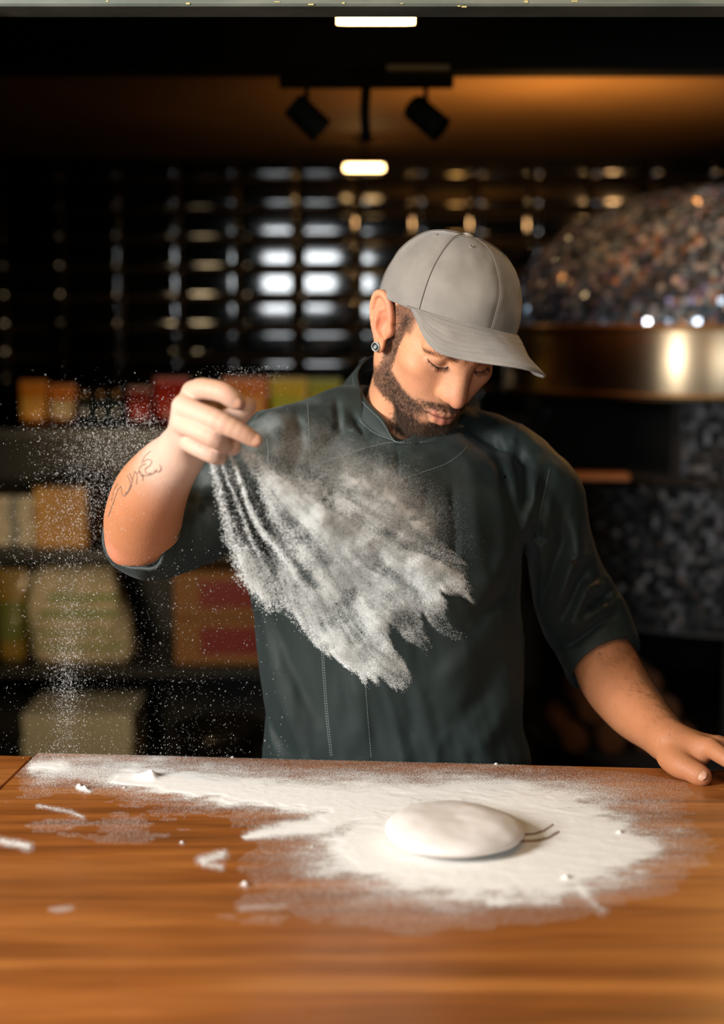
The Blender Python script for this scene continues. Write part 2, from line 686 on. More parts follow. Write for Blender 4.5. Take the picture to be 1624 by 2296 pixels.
# --- bulbs over the serving side, seen only as reflections in the tiles
bulb_glow = mat('bulb_glow', (1, 1, 1, 1), .4, emit=(1.0, .62, .26, 1), estr=150)
for px, py, w_ in ((766, 455, 'leftmost'), (822, 500, 'second from left'), (886, 455, 'second from right'), (948, 470, 'rightmost')):
    q = at(px, py, 9.8 - 1.25)
    p = np.array([q[0], 1.25, q[2]])
    t = thing('light_bulb', 'small warm bulb over the counter, %s of the four mirrored in the tiles' % w_, 'bulb', tuple(p), group='warm bulbs on the serving side')
    V, F = lathe([(.0001, -.026), (.012, -.022), (.020, -.008), (.020, .004), (.013, .018), (.009, .026)], p, 14)
    part('glass', V, F, bulb_glow, t)
    V, F = lathe([(.0001, .052), (.010, .050), (.011, .026), (.009, .024)], p, 12)
    part('socket', V, F, black_paint, t)
    V, F = tube([p + np.array([0, 0, .05]), p + np.array([0, 0, .6])], .003, 6)
    part('cord', V, F, black_paint, t)

# ================================================================== shelving on the left
shelf_m = mat('shelf_steel', (.010, .011, .011, 1), .45)
SX0, SX1, SY0, SY1 = -1.30, -.22, 3.95, 4.42
sh = thing('shelving_unit', 'black shelving unit holding packets, boxes and sacks behind the cook', 'shelf', ((SX0 + SX1) / 2, 4.2, 0))
SZ = [1.19, .848, .508, .175]
for z_ in SZ:
    V, F = box(((SX0 + SX1) / 2, (SY0 + SY1) / 2, z_ - .014), (SX1 - SX0, SY1 - SY0, .028), .003)
    part('shelf_board', V, F, shelf_m, sh, smooth=False)
for x_ in (SX0 + .02, SX1 - .02):
    for y_ in (SY0 + .02, SY1 - .02):
        V, F = box((x_, y_, .595), (.035, .035, 1.19), .002)
        part('post', V, F, shelf_m, sh, smooth=False)

V, F = box(((SX0 + SX1) / 2, SY1 + .004, .60), (SX1 - SX0, .006, 1.20))
part('back_panel', V, F, shelf_m, sh, smooth=False)  # added dark sheet, keeps the space behind the shelves black


def pouch(x0, x1, z0, h, y, m1, m2, label, g='packets on the top shelf', d=.05):
    """A filled packet standing on its base: two bulging faces with a flat crimped top."""
    x_c, w_ = (x0 + x1) / 2, (x1 - x0)
    t = thing('packet', label, 'packet', (x_c, y, z0), group=g)

    def fn(a, b):
        ang = a * 2 * math.pi
        tz = b
        flat = 1 - tz ** 2.2
        rx = w_ / 2 * (.90 + .10 * tz)
        ry = d / 2 * flat * (.8 + .4 * math.sin(math.pi * min(tz * 1.3, 1))) + .0012
        cx_ = math.copysign(abs(math.cos(ang)) ** .7, math.cos(ang))
        sy_ = math.copysign(abs(math.sin(ang)) ** .8, math.sin(ang))
        wob = 1 + .05 * math.sin(ang * 5 + tz * 7 + x0 * 90)
        return np.array([x_c + rx * cx_, y + ry * sy_ * wob, z0 + h * tz])
    V, F = grid_mesh(29, 12, fn)
    part('pouch', V, F, m1, t)
    V, F = box((x_c, y, z0 + h + .004), (w_ * .99, .003, .012), .001)
    part('crimp', V, F, m1, t, smooth=False)
    V, F = grid_mesh(9, 7, lambda a, b: fn(.52 + .0 + .46 * (.15 + .7 * a), .22 + .45 * b) + np.array([0, -.0012, 0]))
    part('label_panel', V, F, m2, t)


pk = lambda n, c, r=.35: mat('pack_' + n, c, r, coat=.3)
zT = 1.19


def X(px, y):
    return (px - CX) / FPX * y


pouch(X(50, 4.1), X(112, 4.1), zT, .118, 4.08, pk('amber', (.75, .27, .03, 1)), pk('amber_lt', (.85, .45, .10, 1)), 'amber packet at the left end of the top shelf')
pouch(X(112, 4.1), X(172, 4.1), zT, .105, 4.10, pk('orange', (.70, .22, .03, 1)), pk('cream', (.75, .60, .35, 1)), 'orange packet second from the left end of the top shelf')
pouch(X(290, 4.1), X(345, 4.1), zT, .100, 4.08, pk('dark_red', (.22, .02, .01, 1)), pk('red2', (.45, .04, .02, 1)), 'dark red packet left of the raised hand')
pouch(X(345, 4.1), X(425, 4.1), zT, .125, 4.12, pk('red', (.40, .02, .008, 1)), pk('red3', (.50, .05, .02, 1)), 'bright red packet directly behind the raised hand')
pouch(X(425, 4.1), X(498, 4.1), zT, .105, 4.10, pk('brown', (.25, .10, .04, 1)), pk('brown2', (.40, .20, .08, 1)), 'brown packet hidden behind the raised fingers')
pouch(X(500, 4.1), X(602, 4.1), zT, .125, 4.10, pk('tangerine', (.80, .26, .05, 1)), pk('tangerine2', (.85, .42, .14, 1)), 'tangerine packet just right of the raised hand')
pouch(X(606, 4.1), X(690, 4.1), zT, .125, 4.10, pk('yellow', (.80, .62, .06, 1)), pk('lime', (.55, .62, .08, 1)), 'yellow packet above the cook\'s raised shoulder')
pouch(X(690, 4.1), X(765, 4.1), zT, .122, 4.12, pk('lime2', (.45, .52, .06, 1)), pk('yellow2', (.80, .65, .10, 1)), 'lime green packet beside the jacket collar')
jar_g = mat('dark_jar', (.02, .03, .03, 1), .05, coat=1.0)
for px in (192, 228, 264):
    x_ = X(px, 4.08)
    t = thing('jar', {192: 'dark glass jar nearest the amber and orange packets', 228: 'dark glass jar in the middle of the row of three',
                      264: 'dark glass jar nearest the red packets'}[px], 'jar', (x_, 4.08, zT), group='dark jars on the top shelf')
    V, F = lathe([(.0001, 0), (.018, 0), (.0215, .004), (.0215, .070), (.017, .080), (.015, .088)], (x_, 4.08, zT), 20)
    part('jar_body', V, F, jar_g, t)
    V, F = lathe([(.0001, .100), (.015, .100), (.0165, .098), (.0165, .084), (.015, .083)], (x_, 4.08, zT), 20)
    part('lid', V, F, mat('brass_lid', (.35, .20, .08, 1), .3, 1.0), t)

# middle shelf: carton and paper stack
z1 = SZ[1]


def carton(x0, x1, y0, y1, z0, h, m, label, g, rz=0.0, panel=None, name='cardboard_box'):
    c = ((x0 + x1) / 2, (y0 + y1) / 2, z0)
    t = thing(name, label, 'box', c, group=g)
    w_, d_ = x1 - x0, y1 - y0
    V, F = box((0, 0, h / 2), (w_, d_, h), .002)
    part('box_body', rot_z(V, rz) + np.array(c), F, m, t, smooth=False)
    for sy in (-1, 1):
        V, F = box((0, sy * d_ * .25, h + .0015), (w_, d_ * .49, .003), .0005)
        part('flap', rot_z(V, rz) + np.array(c), F, m, t, smooth=False)
    if panel:
        V, F = box((panel[0] * w_, -d_ / 2 - .0006, h * panel[2]), (panel[1] * w_, .001, h * panel[3]))
        part('label_panel', rot_z(V, rz) + np.array(c), F, panel[4], t, smooth=False)
    return t


kraft = mat('kraft_card', (.52, .30, .10, 1), .75, noise=((20, 20, 4), (.45, .24, .07, 1), .4, .6))
carton(X(80, 4.05), X(196, 4.05), 4.0, 4.3, z1, .168, kraft, 'ochre cardboard box on the middle shelf left of the raised elbow', 'boxes on the shelves')
paper = mat('paper_white', (.55, .50, .42, 1), .8)
for k, (dx, n_) in enumerate(((0, 'lowest'), (.004, 'second from the bottom'), (-.003, 'second from the top'), (.002, 'topmost'))):
    c_ = ((X(0, 4.05) + X(70, 4.05)) / 2 - .03 + dx, 4.14, z1 + .036 * k)
    t = thing('paper_pack', 'pale paper pack at the left picture edge, %s of its stack' % n_, 'paper', c_, group='paper packs beside the ochre box')
    V, F = box(np.array(c_) + np.array([0, 0, .0175]), (.155, .22, .034), .003, rz=0)
    part('pack_body', V, F, paper, t, smooth=False)
    V, F = box(np.array(c_) + np.array([.02, 0, .0178]), (.03, .2215, .0346), .003)
    part('wrap_band', V, F, mat('wrap_grey', (.22, .24, .24, 1), .6), t, smooth=False)

# lower shelf: sack, yellow pack, two red-labelled cartons
z2 = SZ[2]


def sack(x0, x1, z0, h, y, m, label, lean=0.0, print_m=None):
    x_c, w_ = (x0 + x1) / 2, (x1 - x0)
    t = thing('sack', label, 'sack', (x_c, y, z0))

    def fn(a, b):
        ang = a * 2 * math.pi
        r = math.sin(math.pi * (.04 + .92 * b)) ** .10
        cx_ = math.copysign(abs(math.cos(ang)) ** .55, math.cos(ang))
        sy_ = math.copysign(abs(math.sin(ang)) ** .55, math.sin(ang))
        wob = 1 + .035 * math.sin(3 * ang + 5 * b) + .03 * math.sin(7 * ang - 9 * b)
        return np.array([x_c + (w_ / 2) * (1.06 - .20 * b) * min(1, r * 1.12) * cx_ * wob + lean * b * h, y + .085 * r * sy_ * wob, z0 + h * b])
    V, F = grid_mesh(41, 16, fn)
    part('sack_body', V, F, m, t)
    if print_m:
        for a0, a1, b0, b1 in ((.56, .60, .15, .80), (.60, .90, .15, .20), (.66, .88, .52, .60), (.64, .84, .33, .37), (.70, .92, .70, .78)):
            V, F = grid_mesh(8, 6, lambda a, b: fn(a0 + (a1 - a0) * a, b0 + (b1 - b0) * b) + np.array([0, -.0015, 0]))
            part('print_mark', V, F, print_m, t)
    return t


sack(X(62, 4.1), X(292, 4.1), z2, .255, 4.10, mat('sack_paper', (.52, .44, .32, 1), .75, noise=((14, 14, 9), (.40, .36, .26, 1), .4, .62), bump=.4, bscale=40),
     'pale flour sack with green print on the lower shelf', -.10, mat('green_print', (.18, .26, .08, 1), .6))
pouch(X(-20, 4.1), X(50, 4.1), z2, .25, 4.10, pk('mustard', (.22, .14, .02, 1), .5), pk('olive', (.10, .12, .02, 1), .5), 'mustard packet left of the pale flour sack', None, .09)
red_l = mat('red_label', (.15, .007, .004, 1), .6)
for k in range(2):
    carton(X(388, 4.05), X(640, 4.05), 4.0, 4.30, z2 + .136 * k, .130, mat('brown_card', (.20, .09, .025, 1), .75),
           'brown carton with red label on the lower shelf, %s one' % ('bottom', 'top')[k], 'red-labelled cartons', panel=(.08, .70, .52, .62, red_l))

# bottom shelf: pizza boxes and a bowl
z3 = SZ[3]
for k in range(5):
    w_ = .315
    c_ = (X(175, 4.1) + random.uniform(-.004, .004), 4.13, z3 + .0372 * k)
    t = thing('pizza_box', 'flat white pizza box on the bottom shelf, ' + ('lowest', 'second lowest', 'middle', 'second highest', 'topmost')[k] + ' of the pile', 'box', c_,
              group='pile of white pizza boxes')
    rz = random.uniform(-.03, .03)
    V, F = box((0, 0, .017), (w_, .30, .034), .002)
    part('tray', rot_z(V, rz) + np.array(c_), F, mat('white_card', (.42, .40, .32, 1), .75), t, smooth=False)
    V, F = box((0, 0, .0335), (w_ + .004, .304, .006), .001)
    part('lid', rot_z(V, rz) + np.array(c_), F, mat('white_card2', (.50, .48, .40, 1), .75), t, smooth=False)
c_ = (X(478, 4.1), 4.12, z3)
t = thing('mixing_bowl', 'dark metal bowl on the bottom shelf beside the white pizza boxes', 'bowl', c_)
V, F = lathe([(.0001, .004), (.055, .004), (.105, .05), (.128, .11), (.134, .112), (.134, .106), (.110, .046), (.060, 0), (.0001, 0)], c_, 40)
part('bowl_body', V, F, mat('dark_steel', (.10, .09, .075, 1), .15, .9), t)
V, F = lathe([(.131, .108), (.136, .112), (.134, .117), (.129, .113)], c_, 40)
part('rim', V, F, mat('dark_steel', (0, 0, 0, 1)), t)

# ================================================================== mosaic pizza oven on the right
OC = np.array([1.02, 4.02, 0])
OR = .60
ov = thing('pizza_oven', 'round pizza oven with a glittering mosaic dome and a steel band', 'oven', tuple(OC))
core_m = mat('oven_mortar', (.03, .033, .035, 1), .8)
prof = [(OR * math.cos(a) ** .9 if a < math.pi / 2 else .0001, 1.475 + .375 * math.sin(a)) for a in np.linspace(0, math.pi / 2, 16)]
V, F = lathe(prof, (OC[0], OC[1], 0), 64)
dome = part('dome', V, F, core_m, ov)
steel = mat('brushed_steel', (.80, .62, .40, 1), .34, 1.0, noise=((60, 60, 1.5), (.62, .50, .34, 1), .35, .7))
V, F = lathe([(OR - .01, 1.478), (OR + .014, 1.478), (OR + .018, 1.472), (OR + .018, 1.300), (OR + .014, 1.292), (OR - .02, 1.292)], (OC[0], OC[1], 0), 96)
_n = steel.node_tree
_t = _n.nodes.new('ShaderNodeTangent')
_t.direction_type = 'RADIAL'
_t.axis = 'Z'
_n.nodes['Principled BSDF'].inputs['Anisotropic'].default_value = .85
_n.nodes['Principled BSDF'].inputs['Anisotropic Rotation'].default_value = .25
_n.links.new(_t.outputs[0], _n.nodes['Principled BSDF'].inputs['Tangent'])
part('steel_band', V, F, steel, ov)
for z_ in (1.468, 1.304):
    V, F = lathe([(OR + .018, z_ + .006), (OR + .023, z_ + .003), (OR + .023, z_ - .003), (OR + .018, z_ - .006)], (OC[0], OC[1], 0), 96)
    part('band_edge', V, F, mat('bronze_edge', (.45, .26, .10, 1), .35, 1.0), ov)
M0, M1 = math.radians(202), math.radians(244)      # the mouth, open towards the cook
V, F = lathe([(OR - .05, 1.292), (OR - .05, .70)], (OC[0], OC[1], 0), 60, M1, M0 + 2 * math.pi)
drum = part('drum', V, F, core_m, ov)
V, F = lathe([(.30, 1.29), (.34, 1.2), (.34, 1.1), (.0001, 1.1)], (OC[0], OC[1], 0), 40)
part('baking_chamber', V, F, mat('oven_black', (.006, .005, .004, 1), .9), ov)
for a in (M0, M1):
    d = np.array([math.cos(a), math.sin(a), 0])
    V, F = box((0, 0, 0), (.26, .03, .295), .004)
    part('mouth_jamb', rot_z(V, a) + OC + d * (OR - .18) + np.array([0, 0, 1.147]), F, mat('oven_black', (0, 0, 0, 1)), ov, smooth=False)
am = (M0 + M1) / 2
d = np.array([math.cos(am), math.sin(am), 0])
V, F = lathe([(.0001, 1.10), (OR - .045, 1.10), (OR - .045, 1.07), (.0001, 1.07)], (OC[0], OC[1], 0), 48)
part('hearth', V, F, mat('oven_black', (0, 0, 0, 1)), ov)
V, F = box((0, 0, 0), (.185, .07, .016), .003)
part('hearth_ledge', rot_z(V, -.10) + at(1325, 1068, 3.47), F, mat('hearth_stone', (.30, .12, .04, 1), .6), ov, smooth=False)
V, F = lathe([(OR - .052, 1.07), (OR - .052, .70)], (OC[0], OC[1], 0), 60)
part('drum_base', V, F, core_m, ov)
V, F = lathe([(OR - .09, .97), (OR - .09, .0)], (OC[0], OC[1], 0), 30, M1 + .25, M0 - .25 + 2 * math.pi)
part('plinth', V, F, mat('oven_black', (0, 0, 0, 1)), ov)  # plain near-black, the same as the chamber
V, F = lathe([(.0001, .36), (OR - .02, .36), (OR - .02, .33), (.0001, .33)], (OC[0], OC[1], 0), 40)
part('wood_shelf', V, F, mat('oven_black', (0, 0, 0, 1)), ov)


def mosaic(name, surf, nu_, nv_, gain=1.5, parent=None):
    """surf(u, v) -> point, normal, tangent u, size u, size v"""
    V, F, C = [], [], []
    pal = np.array([(.050, .075, .105), (.12, .16, .20), (.030, .040, .055), (.22, .24, .27), (.10, .09, .15), (.16, .10, .07), (.30, .30, .32), (.02, .03, .035)])
    pr = np.array([.22, .18, .2, .10, .1, .07, .03, .10])
    ch = np.random.default_rng(5)
    n = 0
    for j in range(nv_):
        for i in range(nu_(j)):
            r = surf(i, j)
            if r is None:
                continue
            p, nr, tu, su, sv = r
            if nr[1] > .25:
                continue
            nr = nr + ch.normal(0, .18, 3)
            nr /= np.linalg.norm(nr)
            tu = tu - nr * tu.dot(nr)
            tu /= np.linalg.norm(tu)
            tv = np.cross(nr, tu)
            a, b, h = su * .44, sv * .44, .0035
            for s1, s2 in ((-1, -1), (1, -1), (1, 1), (-1, 1)):
                V.append(p + tu * a * s1 + tv * b * s2 + nr * h)
            for s1, s2 in ((-1, -1), (1, -1), (1, 1), (-1, 1)):
                V.append(p + tu * a * s1 * 1.04 + tv * b * s2 * 1.04 - nr * .002)
            F += [(n, n + 1, n + 2, n + 3)] + [(n + k, n + 4 + k, n + 4 + (k + 1) % 4, n + (k + 1) % 4) for k in range(4)]
            n += 8
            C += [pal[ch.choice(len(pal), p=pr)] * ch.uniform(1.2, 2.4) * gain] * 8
    mm = vcol_mat('mosaic_glass', 'col', .16, metal=.45, coat=.5) if gain > .5 else vcol_mat('mosaic_shaded', 'col', .42, metal=.3)  # second material is a shaded copy of the glass, for the drum
    part(name, np.array(V), np.array(F), mm, parent, smooth=False, colors={'col': np.array(C)}, kind='stuff')


TS = .0175
rows = 34


def dome_s(i, j):
    a = (j + .5) / rows * math.pi / 2 * .97
    r, z_ = OR * math.cos(a) ** .9, 1.475 + .375 * math.sin(a)
    n_ = max(int(2 * math.pi * r / TS), 6)
    th = 2 * math.pi * i / n_ + j * .37
    c_, s_ = math.cos(th), math.sin(th)
    nr = np.array([c_ * math.cos(a) * .375, s_ * math.cos(a) * .375, OR * math.sin(a)])
    nr /= np.linalg.norm(nr)
    return OC + np.array([c_ * r, s_ * r, z_]), nr, np.array([-s_, c_, 0]), 2 * math.pi * r / n_, TS


mosaic('mosaic_piece', dome_s, lambda j: max(int(2 * math.pi * OR * math.cos((j + .5) / rows * math.pi / 2 * .97) ** .9 / TS), 6), rows, parent=dome)


def drum_s(i, j):
    r = OR - .05
    n_ = int(2 * math.pi * r / TS)
    th = 2 * math.pi * i / n_
    if M0 - .02 < th < M1 + .02 and j > 20:
        return None
    c_, s_ = math.cos(th), math.sin(th)
    return OC + np.array([c_ * r, s_ * r, .71 + (j + .5) * TS]), np.array([c_, s_, 0.0]), np.array([-s_, c_, 0.0]), TS, TS


mosaic('mosaic_piece', drum_s, lambda j: int(2 * math.pi * (OR - .05) / TS), 33, .09, parent=drum)  # drum pieces darkened in colour for the shade under the band

# firewood under the oven
bark = mat('log_bark', (.11, .05, .022, 1), .85, bump=.8, bscale=70)
cut = mat('log_end', (.11, .04, .012, 1), .8)
k = 0
where = ('left end', 'middle', 'right end')
for row, (n_, zz) in enumerate(((4, .36), (3, .435), (2, .505))):
    for i in range(n_):
        r = .036 + .005 * random.random()
        a = np.array([.56 + .095 * i + .047 * row, 3.62 + random.uniform(-.015, .015), zz + r + .001])
        b = a + np.array([random.uniform(-.02, .02), .26, 0])
        t = thing('firewood_log', 'split firewood log under the oven, %s row, number %s from the left' % (('bottom', 'middle', 'top')[row], ('one', 'two', 'three', 'four')[i]),
                  'firewood', (a[0], a[1], zz), group='firewood under the oven')
        V, F = tube([a + (b - a) * t_ for t_ in (0, .3, .7, 1)], [r, r * 1.04, r * .97, r], 9, cap=False)
        part('bark', V, F, bark, t, smooth=False)
        V, F = lathe([(.0001, .004), (r * .96, .001), (r * .96, -.01)], a, 9, axis=(a - b) / np.linalg.norm(a - b))
        part('cut_end', V, F, cut, t, smooth=False)
# ================================================================== counter
TZ = .90
TC = np.array([0.0, 1.8425])                      # a point of the back edge
TA = math.atan2(1.806 - 1.878, .46 + .443)        # the counter is turned a little
TU = np.array([math.cos(TA), math.sin(TA)])
TV = np.array([TU[1], -TU[0]])                    # towards the camera


def tp(u, v, z=TZ):
    p = TC + TU * u + TV * v
    return np.array([p[0], p[1], z])


def wood_mat():
    m = mat('counter_wood', (.3, .12, .04, 1), .34, coat=.12)
    nt = m.node_tree
    tc = nt.nodes.new('ShaderNodeTexCoord')

    def noise(scale, detail, dist=0.0):
        mp = nt.nodes.new('ShaderNodeMapping')
        mp.inputs['Scale'].default_value = scale
        mp.inputs['Rotation'].default_value = (0, 0, -TA)
        nt.links.new(tc.outputs['Object'], mp.inputs[0])
        n = nt.nodes.new('ShaderNodeTexNoise')
        n.inputs['Scale'].default_value = 1
        n.inputs['Detail'].default_value = detail
        n.inputs['Distortion'].default_value = dist
        nt.links.new(mp.outputs[0], n.inputs['Vector'])
        return n.outputs['Fac']
    a = noise((1.6, 26, 10), 5, .6)
    b = noise((9, 260, 60), 4)
    c_ = noise((2.2, 5, 5), 3)
    r1 = nt.nodes.new('ShaderNodeValToRGB')
    e = r1.color_ramp.elements
    e[0].position, e[0].color = .30, (.150, .046, .010, 1)
    e[1].position, e[1].color = .72, (.500, .190, .044, 1)
    m_ = e.new(.52)
    m_.color = (.330, .105, .019, 1)
    nt.links.new(a, r1.inputs[0])
    r2 = nt.nodes.new('ShaderNodeValToRGB')
    r2.color_ramp.elements[0].position, r2.color_ramp.elements[0].color = .35, (.55, .50, .45, 1)
    r2.color_ramp.elements[1].position, r2.color_ramp.elements[1].color = .62, (1.08, 1.05, 1.0, 1)
    nt.links.new(b, r2.inputs[0])
    mx = nt.nodes.new('ShaderNodeMix')
    mx.data_type = 'RGBA'
    mx.blend_type = 'MULTIPLY'
    mx.inputs[0].default_value = .65
    nt.links.new(r1.outputs[0], mx.inputs[6])
    nt.links.new(r2.outputs[0], mx.inputs[7])
    mx2 = nt.nodes.new('ShaderNodeMix')
    mx2.data_type = 'RGBA'
    mx2.inputs[7].default_value = (.36, .17, .06, 1)
    rr = nt.nodes.new('ShaderNodeMapRange')
    rr.inputs[1].default_value = .45
    rr.inputs[2].default_value = .75
    rr.inputs[4].default_value = .25
    nt.links.new(c_, rr.inputs[0])
    nt.links.new(rr.outputs[0], mx2.inputs[0])
    nt.links.new(mx.outputs[2], mx2.inputs[6])
    nt.links.new(mx2.outputs[2], nt.nodes['Principled BSDF'].inputs['Base Color'])
    bp = nt.nodes.new('ShaderNodeBump')
    bp.inputs['Strength'].default_value = .25
    bp.inputs['Distance'].default_value = .0008
    nt.links.new(b, bp.inputs['Height'])
    nt.links.new(bp.outputs[0], nt.nodes['Principled BSDF'].inputs['Normal'])
    return m


wood = wood_mat()


def slab(u0, u1, v0, v1, z0, z1, bev=.002):
    V, F = box(((u0 + u1) / 2, -(v0 + v1) / 2, (z0 + z1) / 2), (u1 - u0, v1 - v0, z1 - z0), bev)
    V = rot_z(V, TA) + np.array([TC[0], TC[1], 0])
    return V, F


US = -.4445
ct = thing('counter', 'orange-brown wooden counter dusted with flour in front of the cook', 'counter', tuple(tp(.15, .45, 0)))
V, F = slab(US, 1.00, 0, .98, TZ - .04, TZ)
part('tabletop', V, F, wood, ct, smooth=False)
dark_wood = mat('dark_panel', (.03, .018, .010, 1), .6)
V, F = slab(US + .03, .98, .04, .07, .0, TZ - .04)
part('back_panel', V, F, dark_wood, ct, smooth=False)
V, F = slab(US + .03, .98, .90, .93, .0, TZ - .04)
part('front_panel', V, F, dark_wood, ct, smooth=False)
for u in (US + .03, .95):
    V, F = slab(u, u + .03, .07, .90, .0, TZ - .04)
    part('side_panel', V, F, dark_wood, ct, smooth=False)
sc_ = thing('side_counter', 'end section of wooden counter beyond the joint at left', 'counter', tuple(tp(-.60, .45, 0)))
V, F = slab(-.80, US - .0016, .012, .98, TZ - .042, TZ - .001)
part('tabletop', V, F, wood, sc_, smooth=False)
V, F = slab(-.79, US - .01, .06, .92, .0, TZ - .042)
part('cabinet', V, F, dark_wood, sc_, smooth=False)

# ================================================================== dough
DC = at_z(1018, 1886, TZ)
t_d = thing('dough', 'pale flattened ball of dough resting in flour on the counter', 'dough', tuple(DC))


def dough_fn(a, b):
    th = a * 2 * math.pi
    ph = b * math.pi
    c_, s_ = math.cos(th), math.sin(th)
    rx, ry, h = .0775, .0800, .0310
    wob = 1 + .025 * math.sin(2 * th + .6) + .018 * math.sin(3 * th + 2)
    zz = -math.cos(ph)
    r = abs(math.sin(ph)) ** .74
    zt = h * .44 + (h * .56 * zz if zz > 0 else h * .44 * zz)
    bump_ = (fbm(c_ * 1.6 * r + 4, s_ * 1.6 * r, zz, 3, 8) - .5) * .006
    tilt = 1 + .10 * (-c_) * r
    return np.array([DC[0] + rx * r * c_ * wob, DC[1] + ry * r * s_ * wob, TZ + .0006 + max(0, zt) * tilt + (bump_ if zz > -.2 else 0)])


V, F = grid_mesh(97, 49, dough_fn)
part('dough_body', V, F, mat('dough', (.74, .68, .63, 1), .62, sss=.25, noise=((22, 22, 22), (.80, .75, .71, 1), .35, .65), bump=.15, bscale=160), t_d)

# ================================================================== flour lying on the counter
def seg_d(px, py, pts):
    best = np.full(px.shape, 1e9)
    tt_ = np.zeros(px.shape)
    n = len(pts) - 1
    for i in range(n):
        a, b = np.array(pts[i], float), np.array(pts[i + 1], float)
        ab = b - a
        t = np.clip(((px - a[0]) * ab[0] + (py - a[1]) * ab[1]) / (ab @ ab), 0, 1)
        d = np.hypot(px - a[0] - t * ab[0], (py - a[1] - t * ab[1]))
        m = d < best
        best = np.where(m, d, best)
        tt_ = np.where(m, (i + t) / n, tt_)
    return best, tt_


def flour_density(px, py, x, y):
    n1 = fbm(x * 22, y * 40, 0, 4, 70)
    n2 = fbm(x * 60, y * 110, 0, 4, 71)
    wx, wy = (n1 - .5) * 120, (fbm(x * 22 + 7, y * 40, 0, 4, 72) - .5) * 50
    X_, Y_ = px + wx, py + wy
    D = np.zeros(px.shape)

    def band(pts, w0, w1, amp, asp=1.0):
        d, t = seg_d(X_, (Y_) * asp, [(a, b * asp) for a, b in pts])
        return amp * np.exp(-(d / (w0 + (w1 - w0) * t)) ** 2)
    D += band([(300, 1745), (420, 1760), (600, 1783), (760, 1800), (900, 1800)], 22, 30, .75)
    D += band([(100, 1722), (300, 1742), (700, 1768), (1150, 1788)], 30, 46, .42)
    D += band([(420, 1775), (640, 1800), (860, 1822)], 16, 22, .5)
    d, t = seg_d(px + wx * .25, py + wy * .3, [(545, 1876), (640, 1862), (740, 1846), (860, 1815)])
    D += .75 * np.exp(-(d / (3 + 14 * np.sin(np.pi * np.clip(t, .02, .98)) ** .7)) ** 2)
    # patch round the dough
    th = np.arctan2((Y_ - 1893) / 112.0, (X_ - 1105) / 325.0)
    r = np.hypot((Y_ - 1893) / 112.0, (X_ - 1105) / 325.0)
    edge = 1 + .16 * (vnoise(th * 5, r * .7, 0, 75) - .5) + .10 * (vnoise(th * 16, r * .6, 0, 76) - .5) + .05 * np.cos(th * 2)
    patch = sstep(edge + .16, edge - .12, r)
    D = np.maximum(D, patch * (.86 + .3 * (n2 - .5)))
    D += .42 * np.exp(-((r - .95) / .34) ** 2) * (.4 + n2) * (1 - patch)
    # thin dusting
    D += .26 * np.exp(-(((px - 760) / 150) ** 2 + ((py - 1920) / 60) ** 2)) * (.1 + n1)
    D += .30 * np.exp(-(((px - 1180) / 240) ** 2 + ((py - 1772) / 32) ** 2))
    D += .18 * np.exp(-(((px - 250) / 260) ** 2 + ((py - 1712) / 24) ** 2))
    D += .14 * np.exp(-(((px - 900) / 420) ** 2 + ((py - 2030) / 60) ** 2)) * n1
    D += .10 * np.exp(-(((px - 250) / 260) ** 2 + ((py - 1830) / 60) ** 2)) * sstep(.45, .7, n1)
    # smears and streaks
    for pts, w_, a_ in (([(85, 1808), (160, 1822), (185, 1835)], 4, .35), ([(0, 1886), (65, 1900)], 8, .45), ([(455, 1930), (500, 1918)], 9, .55), ([(460, 1940), (498, 1945)], 6, .4),
                        ([(75, 1722), (140, 1716)], 12, .5), ([(175, 1768), (200, 1774)], 5, .8), ([(540, 2035), (640, 2030)], 6, .18),
                        ([(120, 2040), (160, 2036)], 6, .2), ([(1100, 2025), (1250, 2020)], 10, .3), ([(1300, 1990), (1350, 2045)], 8, .25), ([(780, 1900), (870, 1905)], 7, .45)):
        d, t = seg_d(px + wx * .1, py + wy * .15, pts)
        D += a_ * np.exp(-(d / w_) ** 2) * (.5 + n2)
    # finger lines drawn through the flour beside the dough
    for pts, w_ in (([(1160, 1873), (1198, 1871), (1222, 1863), (1241, 1850)], 2.8), ([(1160, 1888), (1205, 1886), (1230, 1880), (1254, 1866)], 3.4)):
        d, t = seg_d(px, py, pts)
        D *= 1 - .9 * np.exp(-(d / w_) ** 4)
    return np.clip(D, 0, 1.05)


NU_, NW_ = 620, 360
uu = np.linspace(US + .002, .56, NU_)
vv = np.linspace(.001, .60, NW_)
UU, WW = np.meshgrid(uu, vv)
PX_ = np.stack([TC[0] + TU[0] * UU + TV[0] * WW, TC[1] + TU[1] * UU + TV[1] * WW, np.full(UU.shape, TZ)], -1)
fpx, fpy = to_px(PX_)
DN = flour_density(fpx, fpy, PX_[..., 0], PX_[..., 1])
lump = fbm(PX_[..., 0] * 130, PX_[..., 1] * 130, 0, 3, 80)
H_ = .0004 + DN * .0005 + sstep(.8, 1, DN) * (.0002 + .0004 * lump)
H_ += .006 * np.exp(-(((fpx - 330) / 24) ** 2 + ((fpy - 1743) / 7) ** 2)) * (.6 + .5 * lump)
for bx, by, br in ((190, 1771, 7), (408, 1891, 4), (549, 1986, 7), (178, 1762, 4), (278, 1768, 3), (521, 1699, 3), (1113, 1715, 4), (700, 1900, 3), (1390, 1868, 5), (1270, 1970, 6), (340, 1745, 10)):
    g = np.exp(-(((fpx - bx) / br) ** 2 + ((fpy - by) / (br * .6)) ** 2))
    H_ += .004 * g * br / 6
    DN = np.maximum(DN, g * .95)
PX_[..., 2] = TZ + H_
idx = np.arange(NU_ * NW_).reshape(NW_, NU_)
q = np.stack([idx[:-1, :-1], idx[:-1, 1:], idx[1:, 1:], idx[1:, :-1]], -1).reshape(-1, 4)
